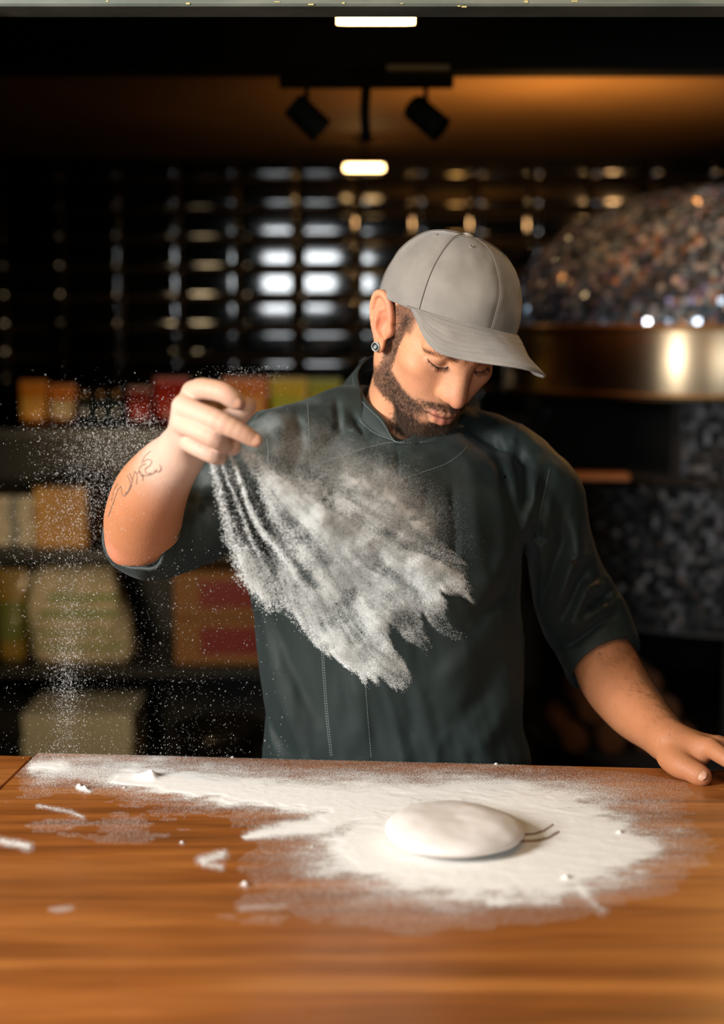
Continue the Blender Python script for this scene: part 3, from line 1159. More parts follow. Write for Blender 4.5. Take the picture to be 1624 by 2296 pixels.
dd = DN.ravel()
q = q[dd[q].max(1) > .03]
use = np.unique(q)
re_ = np.full(NU_ * NW_, -1)
re_[use] = np.arange(len(use))
fm = mat('flour_layer', (.88, .86, .82, 1), .85)
nt = fm.node_tree
at_n = nt.nodes.new('ShaderNodeVertexColor')
at_n.layer_name = 'dens'
tc = nt.nodes.new('ShaderNodeTexCoord')
nz = nt.nodes.new('ShaderNodeTexNoise')
nz.inputs['Scale'].default_value = 900
nz.inputs['Detail'].default_value = 2
nt.links.new(tc.outputs['Object'], nz.inputs['Vector'])
m1 = nt.nodes.new('ShaderNodeMapRange')         # grain threshold: noise above (1 - density)
sb = nt.nodes.new('ShaderNodeMath')
sb.operation = 'MULTIPLY_ADD'
sb.inputs[1].default_value = .62
nt.links.new(at_n.outputs[0], sb.inputs[0])
nt.links.new(nz.outputs['Fac'], sb.inputs[2])
nt.links.new(sb.outputs[0], m1.inputs[0])
m1.inputs[1].default_value = .54
m1.inputs[2].default_value = .92
nt.links.new(m1.outputs[0], nt.nodes['Principled BSDF'].inputs['Alpha'])
tf = thing('spilled_flour', 'white flour scattered over the wooden counter top around the dough', 'flour', tuple(tp(.1, .2)))
tf['kind'] = 'stuff'
part('flour_layer', PX_.reshape(-1, 3)[use], re_[q], fm, tf, colors={'dens': dd[use]}, kind='stuff')
# ================================================================== the cook
cook = thing('person', 'man in dark green jacket and grey cap, head bowed, throwing flour',
             'person', (0.07, 1.98, 0.0))


def rotm(yaw, pitch, roll):
    cz, sz, cx, sx, c, s = math.cos(yaw), math.sin(yaw), math.cos(pitch), math.sin(pitch), math.cos(roll), math.sin(roll)
    return (np.array([[cz, -sz, 0], [sz, cz, 0], [0, 0, 1]]) @ np.array([[1, 0, 0], [0, cx, -sx], [0, sx, cx]])
            @ np.array([[c, 0, s], [0, 1, 0], [-s, 0, c]]))


HS = 1.015
MH = np.eye(4)
MH[:3, :3] = rotm(math.radians(22), math.radians(36.5), math.radians(8)) * HS
MH[:3, 3] = (0.104, 1.957, 1.467)
MHI = np.linalg.inv(MH)


def hw(p):                                      # head-local -> world
    return np.asarray(p, float) @ MH[:3, :3].T + MH[:3, 3]


MC = np.eye(4)
MC[:3, :3] = rotm(math.radians(27.4), math.radians(13.5), math.radians(11.7)) @ np.diag([1.062, 1.053, 1.043])
MC[:3, 3] = (0.108, 1.947, 1.452)
MCI = np.linalg.inv(MC)
CA, CB, CYO = .0835, .1045, .010


def cw(p):                                      # cap-local -> world
    return np.asarray(p, float) @ MC[:3, :3].T + MC[:3, 3]


def hl(P):                                      # world -> head-local
    return (P - MH[:3, 3]) @ MHI[:3, :3].T


body = Sculpt()
B_ = body
# --- skull and face (head-local metres; x to the man's left, -y forward)
B_.ell((0, .022, .048), (.075, .096, .088), .01, M=MH)
B_.ell((0, -.020, -.022), (.0625, .068, .088), .03, M=MH)
for s in (-1, 1):
    B_.cap((s * .049, .000, -.052), (s * .018, -.070, -.100), .018, .017, .022, M=MH)
B_.ell((0, -.030, -.080), (.042, .050, .030), .02, M=MH)
B_.ell((0, -.080, -.104), (.021, .014, .015), .016, M=MH)
B_.ell((0, -.072, -.064), (.033, .023, .028), .016, M=MH)
for s in (-1, 1):
    B_.ell((s * .044, -.053, -.014), (.021, .023, .017), .022, M=MH)
    B_.ell((s * .030, -.056, -.040), (.018, .022, .022), .02, M=MH)
    B_.chain([(s * .048, -.066, .022), (s * .030, -.079, .026), (s * .010, -.082, .021)], [.007, .009, .009], .012, M=MH)
B_.ell((0, -.066, .045), (.055, .022, .030), .02, M=MH)
for s in (-1, 1):
    B_.ell((s * .026, -.094, .004), (.013, .0105, .010), .010, -1, M=MH)
    B_.ell((s * .0315, -.0665, .0085), (.0150, .0150, .0128), .003, M=MH)
    # lid crease and lower lid
    B_.chain([(s * .045, -.0745, .0125), (s * .033, -.0835, .0155), (s * .020, -.0835, .0115)], [.0011] * 3, .003, M=MH, sign=-1)
    B_.chain([(s * .046, -.0700, .003), (s * .033, -.0790, -.0020), (s * .019, -.0795, .0015)], [.0022] * 3, .004, M=MH)
# nose
B_.cap((0, -.080, .020), (0, -.1030, -.022), .0085, .0090, .014, M=MH)
for s in (-1, 1):
    B_.cap((s * .006, -.080, .010), (s * .010, -.092, -.026), .007, .007, .014, M=MH)
B_.cap((0, -.094, -.010), (0, -.1090, -.0305), .0075, .0095, .010, M=MH)
for s in (-1, 1):
    B_.ell((s * .0118, -.0955, -.0320), (.0060, .0105, .0072), .009, M=MH)
    B_.ell((s * .0068, -.1035, -.0405), (.0035, .0055, .0032), .002, -1, M=MH)
B_.ell((0, -.0985, -.0395), (.0045, .010, .004), .004, M=MH)
B_.cap((0, -.0985, -.0445), (0, -.1000, -.054), .0022, .0026, .004, -1, M=MH)
# lips
B_.chain([(-.0255, -.0815, -.0655), (-.014, -.0930, -.0625), (-.0045, -.0965, -.0605), (0, -.0960, -.0615), (.0045, -.0965, -.0605),
          (.014, -.0930, -.0625), (.0255, -.0815, -.0655)], [.0022, .0042, .0050, .0048, .0050, .0042, .0022], .004, M=MH)
B_.chain([(-.0215, -.0830, -.0700), (-.010, -.0925, -.0735), (0, -.0950, -.0745), (.010, -.0925, -.0735), (.0215, -.0830, -.0700)],
         [.0030, .0058, .0064, .0058, .0030], .004, M=MH)
B_.chain([(-.0265, -.0835, -.0668), (-.014, -.0975, -.0672), (0, -.1025, -.0670), (.014, -.0975, -.0672), (.0265, -.0835, -.0668)],
         [.0010, .0014, .0016, .0014, .0010], .0025, M=MH, sign=-1)
B_.ell((0, -.0985, -.0885), (.017, .0065, .0055), .008, -1, M=MH)
# ears
for s in (-1, 1):
    def e(*p):
        return (s * (p[0] + .0015), p[1] + .36 * p[2], p[2] * .92 - .002)
    B_.ell(e(.0775, .014, .004), (.0038, .0185, .031), .004, M=MH, rot=rotm(-s * .42, -.38, 0))
    B_.chain([e(.0745, -.004, .004), e(.0760, -.003, .016), e(.0800, .004, .031), e(.0850, .016, .0355), e(.0890, .028, .027),
              e(.0890, .031, .008), e(.0845, .025, -.012), e(.0790, .013, -.026)],
             [.0028, .0032, .0034, .0036, .0036, .0033, .0032, .0036], .004, M=MH, n=3)
    B_.chain([e(.0805, .009, .021), e(.0840, .018, .012), e(.0840, .019, -.002), e(.0805, .012, -.015)], [.0020, .0030, .0030, .0026], .005, M=MH, n=2)
    B_.ell(e(.0825, .006, .000), (.0095, .0085, .0135), .003, -1, M=MH)
    B_.ell(e(.0735, -.005, -.004), (.0050, .0045, .0065), .008, M=MH)
    B_.ell(e(.0780, .005, -.0285), (.0050, .0095, .0105), .010, M=MH)
# neck
NB = at(893, 985, 2.02)
B_.cap(hw((0, .028, -.035)), NB, .053, .058, .016)
for s in (-1, 1):
    B_.cap(hw((s * .058, .030, -.020)), at(893 + s * 25, 1010, 1.985), .015, .016, .02)
# --- hidden trunk under the jacket
B_.cap(at(893, 985, 2.03), at(885, 1180, 2.00), .060, .085, .03)
B_.cap(at(885, 1180, 2.00), at(880, 1640, 1.99), .085, .085, .03)
B_.cap(at(880, 1080, 2.01), at(650, 1050, 1.985), .036, .030, .03)
B_.cap(at(900, 1080, 2.0), at(1200, 1130, 1.98), .040, .034, .03)

# --- right arm (raised, left in the picture)
SH_R, EL_R, WR_R = at(630, 1040, 1.96), at(318, 1196, 1.825), at(412, 1003, 1.665)
B_.chain([SH_R, at(545, 1105, 1.945), at(450, 1155, 1.91), at(370, 1190, 1.865), EL_R], [.036, .040, .042, .042, .044], .02, n=2)
B_.chain([EL_R, at(322, 1160, 1.80), at(338, 1105, 1.755), at(372, 1052, 1.71), at(400, 1022, 1.68), WR_R],
         [.045, .047, .0435, .035, .0285, .0265], .012, n=5)
B_.ell(at(282, 1228, 1.815), (.020, .020, .022), .014)
# hand: knuckles
MCP = {'index': at(434, 880, 1.625), 'middle': at(412, 912, 1.612), 'ring': at(411, 950, 1.612), 'pinky': at(421, 988, 1.622)}
for n_, r in (('index', .0135), ('middle', .0135), ('ring', .0125), ('pinky', .0115)):
    B_.cap(WR_R + (MCP[n_] - WR_R) * .12, MCP[n_], .017, r, .012)
B_.ell(at(440, 965, 1.650), (.020, .018, .026), .012)
fk = dict(k=.0022, n=3)
B_.chain([MCP['index'], at(455, 872, 1.605), at(497, 879, 1.592), at(521, 893, 1.590), at(532, 903, 1.592)],
         [.0130, .0118, .0112, .0102, .0085], **fk)
B_.chain([MCP['middle'], at(445, 926, 1.590), at(486, 943, 1.575), at(535, 966, 1.570), at(572, 987, 1.572)],
         [.0132, .0115, .0118, .0100, .0082], **fk)
B_.chain([MCP['ring'], at(440, 962, 1.590), at(477, 980, 1.578), at(496, 992, 1.588), at(500, 1000, 1.608)],
         [.0125, .0112, .0112, .0100, .009], **fk)
B_.chain([MCP['pinky'], at(440, 1002, 1.604), at(473, 1018, 1.596), at(490, 1024, 1.604), at(492, 1024, 1.62)],
         [.0112, .0098, .0095, .0088, .0075], **fk)
B_.chain([at(430, 985, 1.665), at(475, 958, 1.640), at(520, 940, 1.622), at(546, 920, 1.612), at(556, 908, 1.609)],
         [.0170, .0150, .0125, .0108, .0088], k=.004, n=3)
B_.chain([at(470, 985, 1.64), at(505, 998, 1.625), at(523, 1003, 1.615)], [.014, .0115, .009], k=.004)
# --- left arm (down on the table, right in the picture)
B_.chain([at(1212, 1130, 1.975), at(1262, 1280, 2.01), at(1318, 1410, 2.03), at(1352, 1475, 2.01), at(1378, 1530, 1.98),
          at(1425, 1592, 1.92), at(1475, 1640, 1.855), at(1506, 1668, 1.812)], [.036, .036, .0390, .0430, .0440, .0385, .0290, .0265], .02, n=5)
WR_L = at(1506, 1668, 1.812)
ML = {'index': at(1592, 1676, 1.772), 'middle': at(1606, 1671, 1.795), 'ring': at(1611, 1669, 1.818), 'pinky': at(1606, 1672, 1.838)}
for n_, r in (('index', .0130), ('middle', .0120), ('ring', .0115), ('pinky', .0110)):
    B_.cap(WR_L + (ML[n_] - WR_L) * .15, ML[n_], .0185, r, .012)
B_.ell(at(1530, 1700, 1.79), (.032, .026, .020), .010)
B_.chain([at(1512, 1698, 1.790), at(1527, 1716, 1.768), at(1550, 1727, 1.755), at(1567, 1737, 1.747), at(1577, 1742, 1.743)],
         [.0185, .0150, .0118, .0112, .0092], k=.007, n=3)
B_.chain([at(1540, 1690, 1.785), at(1575, 1692, 1.775)], [.013, .010], k=.01)


def tbl(px, py, r):                             # centre of a fingertip of radius r lying on the table (z 0.9)
    return at_z(px, py, .9 + r)


B_.chain([ML['index'], at(1618, 1694, 1.752), at(1652, 1716, 1.735), tbl(1676, 1748, .0085)], [.0120, .0108, .0100, .0082], **fk)
B_.chain([ML['middle'], at(1646, 1684, 1.785), at(1690, 1705, 1.772), tbl(1722, 1736, .0088)], [.0118, .0108, .0100, .0084], **fk)
B_.chain([ML['ring'], at(1650, 1680, 1.815), at(1692, 1698, 1.806), tbl(1722, 1722, .0085)], [.0115, .0105, .0096, .0080], **fk)
B_.chain([ML['pinky'], at(1640, 1682, 1.843), at(1668, 1693, 1.840), tbl(1690, 1708, .0078)], [.0105, .0095, .0088, .0074], **fk)

bV, bF = body.mesh(.0016)
# the skull stays inside the cap
C_ = (bV - MC[:3, 3]) @ MCI[:3, :3].T
th_ = np.arctan2(C_[:, 0] / CA, -(C_[:, 1] - CYO) / CB)
hh_ = np.clip((C_[:, 2] - .04) / .110, 0, 1)
Rr = np.cos(np.arcsin(hh_)) ** .72
rad_ = np.hypot(C_[:, 0] / CA, (C_[:, 1] - CYO) / CB)
lim = Rr * .955
m_ = (C_[:, 2] > .036 ) & (rad_ > lim) & (rad_ < np.where((np.abs(th_) < 1.0) | (np.abs(th_) > 2.3), 1.4, 1.0))
wr = sstep(0, .012, C_[:, 2] - (.036 ))
f_ = np.where(m_, 1 + (lim / np.maximum(rad_, 1e-6) - 1) * wr, 1)
C_[:, 0] *= f_
C_[:, 1] = CYO + (C_[:, 1] - CYO) * f_
rr_ = np.clip(np.hypot(C_[:, 0] / CA, (C_[:, 1] - CYO) / CB), 0, 1)
hz = np.sqrt(np.clip(1 - rr_ ** 2.78, 0, 1))
ztop = .040 * (1 - hz) + .1395 * hz - .010
m2 = (C_[:, 2] > .06) & (C_[:, 2] > ztop) & (np.abs(C_[:, 0]) < .1) & (C_[:, 2] < .25)
C_[:, 2] = np.where(m2, np.maximum(ztop, .055), C_[:, 2])
bV = np.where((m_ | m2)[:, None], cw(C_), bV)

# --- skin colour
L = hl(bV)
x, y, z = np.abs(L[:, 0]), L[:, 1], L[:, 2]
inhead = (np.abs(L[:, 0]) < .1) & (L[:, 2] > -.125) & (L[:, 1] < .06)
BASEC = np.array([.60, .275, .145])
colr = np.tile(BASEC, (len(bV), 1))
blot = fbm(bV[:, 0] * 60, bV[:, 1] * 60, bV[:, 2] * 60, 4, 3)
colr *= (0.86 + 0.28 * blot)[:, None]
colr *= (0.94 + 0.12 * vnoise(bV[:, 0] * 700, bV[:, 1] * 700, bV[:, 2] * 700, 4))[:, None]


def mixc(c, f):
    global colr
    f = np.clip(f, 0, 1)[:, None]
    colr = colr * (1 - f) + np.array(c) * f


def blob(c, r):
    c = np.array(c)
    return np.exp(-(((np.c_[x, y, z] - c) / np.array(r)) ** 2).sum(1)) * inhead


mixc((.62, .22, .13), .55 * blob((.0, -.108, -.03), (.016, .02, .014)) + .4 * blob((.04, -.065, -.025), (.02, .02, .016)))
mixc((.62, .20, .12), .6 * blob((.082, .012, .002), (.012, .026, .034)))
# lips
upl = np.exp(-((x / .0235) ** 6 + ((z + .0640) / .0030) ** 4)) * (y < -.078)
lol = np.exp(-((x / .0225) ** 6 + ((z + .0738 - .9 * x * x / .02) / .0062) ** 4)) * (y < -.078)
mixc((.56, .19, .13), np.clip(upl * .75 + lol * .9, 0, 1) * inhead)
mixc((.16, .04, .03), np.exp(-((x / .025) ** 8 + ((z + .0672) / .0011) ** 2)) * (y < -.078) * inhead)


def beard_mask(x, y, z):
    """Density of beard 0..1 in head-local coordinates (x is |x|)."""
    side = sstep(-.046, -.030, y) * 0
    # sideburn strip in front of the ear
    sb = sstep(.010, .004, y) * sstep(-.030, -.022, y) * sstep(.040, .030, z) * sstep(-.060, -.045, z) * (x > .045)
    # jaw band: below a line from the sideburn to the corner of the mouth
    line = -.046 + (y + .020) * (.012 / .045)
    line = np.where(y < -.060, -.0565 - (-.060 - y) * .05, np.where(y > -.020, -.046 + (y + .02) * 2.2, line))
    jaw = sstep(.004, -.006, z - line) * (y < .006) * sstep(-.128, -.120, z)
    under = sstep(-.045, -.060, y) + sstep(-.094, -.086, z)
    jaw = jaw * np.clip(under, 0, 1)
    # clear skin round the lips and a patch beside the lower lip
    lips = np.exp(-((x / .0270) ** 6 + ((z + .069) / .0115) ** 6)) * (y < -.070)
    patch = np.exp(-(((x - .021) / .009) ** 2 + ((z + .080) / .006) ** 2)) * (y < -.066)
    mo = np.exp(-((x / .036) ** 6 + ((z + .0520 + .10 * x) / .0046) ** 4)) * (y < -.066)
    phil = np.exp(-((x / .004) ** 2 + ((z + .0520) / .006) ** 2))
    m = np.clip(jaw * (1 - lips) * (1 - .85 * patch) + sb, 0, 1)
    m = m * sstep(.071, .067, x)
    return np.clip(np.maximum(m, mo * (1 - .5 * phil)) * (1 - np.exp(-((x / .017) ** 6 + ((z + .036) / .010) ** 6))), 0, 1)


arm_f = np.where(np.linalg.norm(bV - MH[:3, 3], axis=1) > .25, 1.0, 0.0)
mixc((.40, .150, .060), arm_f * .75)  # arms more orange, darkened too for the weaker light on them
bm = beard_mask(x, y, z) * inhead
mixc((.085, .045, .03), bm * .80)
mixc((.42, .24, .16), .35 * np.clip(blob((.03, -.06, -.06), (.03, .04, .02)), 0, 1))
# eyelid tone, cropped hair under the cap
mixc((.42, .19, .12), .55 * blob((.032, -.081, .003), (.015, .014, .007)))
hairm = inhead * 0.0
hairm = ((sstep(.008, .020, z) * sstep(-.040, -.030, y) * (x > .055)) * (y < .12) + sstep(.045, .055, y) * sstep(-.045, -.02, z)) * (np.abs(L[:, 0]) < .1) * (L[:, 2] > -.06) * (L[:, 1] < .14)
earz = (x > .073) & (np.abs(z) < .045)
mixc((.09, .045, .03), np.clip(hairm, 0, 1) * .75 * (~earz))
# knuckle redness and flour on the hand and wrist
px_, py_ = to_px(bV)
for n_ in MCP:
    mixc((.66, .26, .16), .35 * np.exp(-((bV - MCP[n_]) ** 2).sum(1) / .008 ** 2))
for c in (at(486, 943, 1.563), at(497, 879, 1.58), at(477, 980, 1.567)):
    mixc((.66, .27, .17), .35 * np.exp(-((bV - c) ** 2).sum(1) / .008 ** 2))
wrist_d = np.sqrt(((bV - at(408, 985, 1.655)) ** 2).sum(1))
fl = np.exp(-(wrist_d / .065) ** 2) * (0.45 + .75 * fbm(bV[:, 0] * 45, bV[:, 1] * 45, bV[:, 2] * 45, 4, 9)) * (px_ < 640) * (py_ > 820)
fl = fl * 1.0 + .35 * np.exp(-(np.sqrt(((bV - at(500, 950, 1.59)) ** 2).sum(1)) / .06) ** 2) * (px_ < 640)
mixc((.74, .64, .56), np.clip(fl, 0, .42))
mixc((.70, .24, .17), .5 * np.exp(-((bV - at(250, 1240, 1.80)) ** 2).sum(1) / .022 ** 2))

skin_mat = vcol_mat('skin', 'col', .56, sss=.15, bump=.45, bscale=380, spec=.35)
body_o = part('body', bV, bF, skin_mat, cook, colors={'col': colr})
TREE = BVHTree.FromPolygons([Vector(v) for v in bV.tolist()], bF.tolist())


def shoot(px, py, tree, y0=1.2, y1=2.6):
    a = at(px, py, y0)
    d = at(px, py, y1) - a
    d /= np.linalg.norm(d)
    h, n, i, dist = tree.ray_cast(Vector(a), Vector(d))
    return (np.array(h), np.array(n)) if h is not None else (None, None)


# --- hair strands -------------------------------------------------------
def strands(P, D, N, length, rad, curl, seg=3, tip=.35):
    """Thin three-sided hairs rooted at P, growing along D."""
    n = len(P)
    pts = [P]
    d = D.copy()
    for i in range(seg):
        d = d + RNG.normal(0, curl, d.shape)
        d /= np.linalg.norm(d, axis=1)[:, None]
        pts.append(pts[-1] + d * (length / seg)[:, None])
    A = np.cross(D, N)
    A /= np.linalg.norm(A, axis=1)[:, None] + 1e-9
    Bv = np.cross(A, D)
    Bv /= np.linalg.norm(Bv, axis=1)[:, None] + 1e-9
    V = np.empty((n, seg + 1, 3, 3))
    for i, p in enumerate(pts):
        r = rad * (1 - (1 - tip) * i / seg)
        for k in range(3):
            a = 2 * math.pi * k / 3
            V[:, i, k] = p + (math.cos(a) * A + math.sin(a) * Bv) * r[:, None] if not np.isscalar(r) else p + (math.cos(a) * A + math.sin(a) * Bv) * r
    F = []
    base = np.arange(n) * (seg + 1) * 3
    for i in range(seg):
        for k in range(3):
            k2 = (k + 1) % 3
            F.append(np.stack([base + i * 3 + k, base + i * 3 + k2, base + (i + 1) * 3 + k2, base + (i + 1) * 3 + k], 1))
    return V.reshape(-1, 3), np.vstack(F)


Nrm = np.zeros_like(bV)
me_tmp = body_o.data
nn = np.empty(len(me_tmp.vertices) * 3, np.float32)
me_tmp.vertices.foreach_get('normal', nn)
Nrm = nn.reshape(-1, 3).astype(float)
Rh = MH[:3, :3] / HS


def hair_on(mask, n, direct, length, rad, curl, name, m, lift=.35, jit=.0012, seg=3):
    idx = RNG.choice(len(bV), n, p=mask / mask.sum())
    P = bV[idx] + RNG.normal(0, jit, (n, 3)) * .7
    Nn = Nrm[idx]
    P = P - Nn * ((P - bV[idx]) * Nn).sum(1)[:, None] - Nn * .0004
    D = direct(L[idx]) @ Rh.T
    D = D - Nn * (D * Nn).sum(1)[:, None]
    D /= np.linalg.norm(D, axis=1)[:, None] + 1e-9
    D = D + Nn * (lift + RNG.uniform(-.15, .25, (n, 1)))
    D += RNG.normal(0, curl, D.shape)
    D /= np.linalg.norm(D, axis=1)[:, None]
    le = length * RNG.uniform(.6, 1.25, n)
    V, F = strands(P, D, Nn, le, rad * RNG.uniform(.7, 1.2, n), curl, seg)
    cc = RNG.uniform(0, 1, n)
    k = (seg + 1) * 3
    shade = np.repeat(cc, k)[:, None]
    c = np.array([.030, .016, .010]) * (1 - shade) + np.array([.10, .055, .03]) * shade
    return part(name, V, F, m, cook, colors={'col': c}, smooth=True, kind='stuff')


hair_mat = vcol_mat('hair', 'col', .45)


def beard_dir(q):
    d = np.zeros_like(q)
    d[:, 2] = -1
    d[:, 1] = -.35
    d[:, 0] = np.sign(q[:, 0]) * .1
    mo = (q[:, 2] > -.060) & (q[:, 1] < -.07)
    d[mo, 0] = np.sign(q[mo, 0]) * .9
    return d


bdens = bm ** 1.3 * (0.55 + fbm(L[:, 0] * 160, L[:, 1] * 160, L[:, 2] * 160, 3, 5))
hair_on(bdens * sstep(.02, -.045, y) , 15000, beard_dir, .0058, .00021, .42, 'beard', hair_mat)
chin_m = bdens * (z < -.085) * (y < -.05)
hair_on(chin_m, 4000, beard_dir, .0105, .00020, .32, 'beard', hair_mat, lift=.25)
hmask = np.clip(hairm, 0, 1) * (~earz) * (z < .08)
hair_on(hmask, 11000, lambda q: np.tile(np.array([0, .25, -1.0]), (len(q), 1)), .006, .00014, .18, 'hair', hair_mat, lift=.15)
brow_m = inhead * np.exp(-(((z - (.0200 + .004 * np.sin(np.clip((x - .012) / .036, 0, 1) * 3.0) - .006 * np.clip((x - .035) / .02, 0, 1))) / .0034) ** 2)) * sstep(.010, .014, x) * sstep(.057, .050, x) * (y < -.050)


def brow_dir(q):
    d = np.zeros_like(q)
    d[:, 0] = np.sign(q[:, 0])
    d[:, 2] = .25
    return d


hair_on(brow_m ** 2, 800, brow_dir, .0065, .00013, .12, 'eyebrow', hair_mat, lift=.12)

# lash line and lashes of the lowered lids
for s in (-1, 1):
    arc = catmull([(s * .0470, -.0725, .0060), (s * .041, -.0785, .0030), (s * .032, -.0820, .0012), (s * .023, -.0825, .0022), (s * .0165, -.0800, .0048)], 6)
    arcw = []
    for q in hw(arc):
        h, n_, i_, d_ = TREE.find_nearest(Vector(q))
        arcw.append(np.array(h))
    arcw = np.array(arcw)
    V, F = tube(arcw, .0006, 6)
    ln = part('eyelash', V, F, mat('lash', (.012, .007, .005, 1), .5), cook)
    n = 70
    t = RNG.uniform(0, len(arcw) - 1.01, n)
    i = t.astype(int)
    P = arcw[i] + (arcw[i + 1] - arcw[i]) * (t - i)[:, None]
    D = np.c_[s * (.25 + .3 * (1 - t / len(arcw))), -np.ones(n), -.55 * np.ones(n)] @ Rh.T + RNG.normal(0, .12, (n, 3))
    D /= np.linalg.norm(D, axis=1)[:, None]
    V, F = strands(P, D, np.tile(Rh[:, 2], (n, 1)), RNG.uniform(.005, .0085, n), np.full(n, .00016), .05)
    part('eyelash', V, F, mat('lash', (.012, .007, .005, 1), .5), ln)

# hair on the forearms
fa = ((px_ > 1280) & (py_ > 1420) & (py_ < 1690) & (bV[:, 0] > .3)) * (.15 + sstep(.46, .62, fbm(bV[:, 0] * 30, bV[:, 1] * 30, bV[:, 2] * 30, 3, 2)))
fa = fa * (py_ < 1660) * (px_ < 1515)
fa = fa * sstep(-.6, .4, Nrm[:, 0] * .8 - Nrm[:, 1] * .6)


def arm_hair(mask, n, a, b, name):
    idx = RNG.choice(len(bV), n, p=mask / mask.sum())
    Nn = Nrm[idx]
    D = np.tile((b - a) / np.linalg.norm(b - a), (n, 1)) + RNG.normal(0, .45, (n, 3))
    D = D - Nn * (D * Nn).sum(1)[:, None] + Nn * .15
    D /= np.linalg.norm(D, axis=1)[:, None]
    V, F = strands(bV[idx] - Nn * .0003, D, Nn, RNG.uniform(.006, .012, n), np.full(n, .00010), .15)
    c = np.tile(np.array([.06, .03, .018]), (len(V), 1))
    part(name, V, F, hair_mat, cook, colors={'col': c}, kind='stuff')


arm_hair(fa, 4500, at(1352, 1475, 2.01), WR_L, 'arm_hair')

# --- fingernails
def nail(c, u, nrm, wd, ln, label=None):
    """Curved plate at c, along u, facing nrm."""
    u = u / np.linalg.norm(u)
    nrm = nrm - u * nrm.dot(u)
    nrm /= np.linalg.norm(nrm)
    v = np.cross(nrm, u)

    def fn(a, b):
        a = 2 * a - 1
        t = 2 * b - 1
        ww = wd * math.sqrt(max(.02, 1 - abs(t) ** 3.2))
        return c + v * a * ww + u * t * ln - nrm * (ww * .30 * a * a + ln * .10 * t * t)
    V, F = grid_mesh(11, 11, fn)
    part('fingernail', V, F, mat('nail', (.50, .26, .165, 1), .42), cook, label=label)


def snap_nail(px, py, u, wd, ln, push=.0004):
    h, n_ = shoot(px, py, TREE)
    if h is not None:
        nail(h + n_ * push, np.array(u, float), n_, wd, ln)


snap_nail(527, 903, at(532, 908, 1.59) - at(505, 888, 1.59), .0058, .0066)
snap_nail(571, 985, at(578, 990, 1.57) - at(535, 966, 1.57), .0060, .0066)
snap_nail(1572, 1737, at(1577, 1742, 1.745) - at(1550, 1727, 1.755), .0065, .0070)

# --- tattoo on the raised forearm: thin dark script lines lying on the skin
TAT = [[(328, 1040), (318, 1044), (312, 1054), (318, 1064), (332, 1066), (346, 1060), (352, 1052)],
       [(322, 1036), (332, 1030), (341, 1034), (336, 1044), (326, 1052), (330, 1062), (340, 1060)],
       [(345, 1056), (356, 1058), (362, 1050), (358, 1042)], [(318, 1040), (325, 1024), (338, 1012)],
       [(303, 1056), (299, 1070), (296, 1082)], [(303, 1056), (308, 1068), (306, 1086)], [(308, 1062), (314, 1056), (318, 1068), (322, 1064), (320, 1078)],
       [(290, 1060), (297, 1078), (292, 1096), (280, 1112), (274, 1106), (272, 1090)], [(286, 1066), (293, 1084), (288, 1100), (280, 1107)],
       [(272, 1090), (264, 1100), (258, 1118)], [(266, 1082), (256, 1100), (250, 1124)], [(258, 1118), (250, 1140), (243, 1158)]]
tv = []
for ln_ in TAT:
    P = catmull([(a, b, 0) for a, b in ln_], 5)
    row = []
    for q in P:
        h, n_ = shoot(q[0], q[1], TREE)
        if h is not None:
            row.append((h, n_))
    for i in range(len(row) - 1):
        (a, na), (b, nb_) = row[i], row[i + 1]
        t = b - a
        if np.linalg.norm(t) > .02 or np.linalg.norm(t) < 1e-5:
            continue
        sdv = np.cross(na, t)
        sdv *= .00055 / (np.linalg.norm(sdv) + 1e-9)
        tv.append((np.array([a - sdv + na * .0005, a + sdv + na * .0005, b + sdv + nb_ * .0005, b - sdv + nb_ * .0005]), [(0, 1, 2, 3)]))
if tv:
    V, F = merge(*tv)
    part('tattoo', V, F, mat('tattoo_ink', (.17, .105, .08, 1), .6), cook)

# --- ear plug
c = hw((-.0830, .005 - .40 * .029, -.0290))
h, n_, i_, d_ = TREE.find_nearest(Vector(c))
ax = np.array(n_) * .75 + np.array([0, -.6, 0])
ax /= np.linalg.norm(ax)
V, F = lathe([(.0001, .0016), (.0026, .0016), (.0030, .0024), (.0042, .0030), (.0054, .0026), (.0060, .0014), (.0060, -.0035), (.0001, -.0035)], np.array(h) + ax * .0012, 24, axis=ax)
er = part('earring', V, F, mat('plug_black', (.01, .015, .015, 1), .25), cook, label='round black ear plug with a steel rim')
V, F = lathe([(.0054, .0022), (.0062, .0026), (.0067, .0014), (.0062, .0002), (.0054, .0000)], np.array(h) + ax * .0012, 24, axis=ax)
part('rim', V, F, mat('steel_small', (.35, .36, .35, 1), .45, 1.0), er)
V, F = lathe([(.0010, .0024), (.0018, .0030), (.0026, .0024), (.0018, .0020)], np.array(h) + ax * .0012, 20, axis=ax)
part('ring', V, F, mat('steel_small', (.35, .36, .35, 1), .45, 1.0), er)

# ------------------------------------------------------------------ cap
BR = math.radians(70)
RC = rotm(math.radians(27.4), math.radians(13.5), math.radians(11.7))


def rim_z(th):                                 # th = 0 forward, +-pi back
    return .042 - .004 * math.sin(th) ** 2 - .010 * sstep(2.0, 3.1, abs(th))


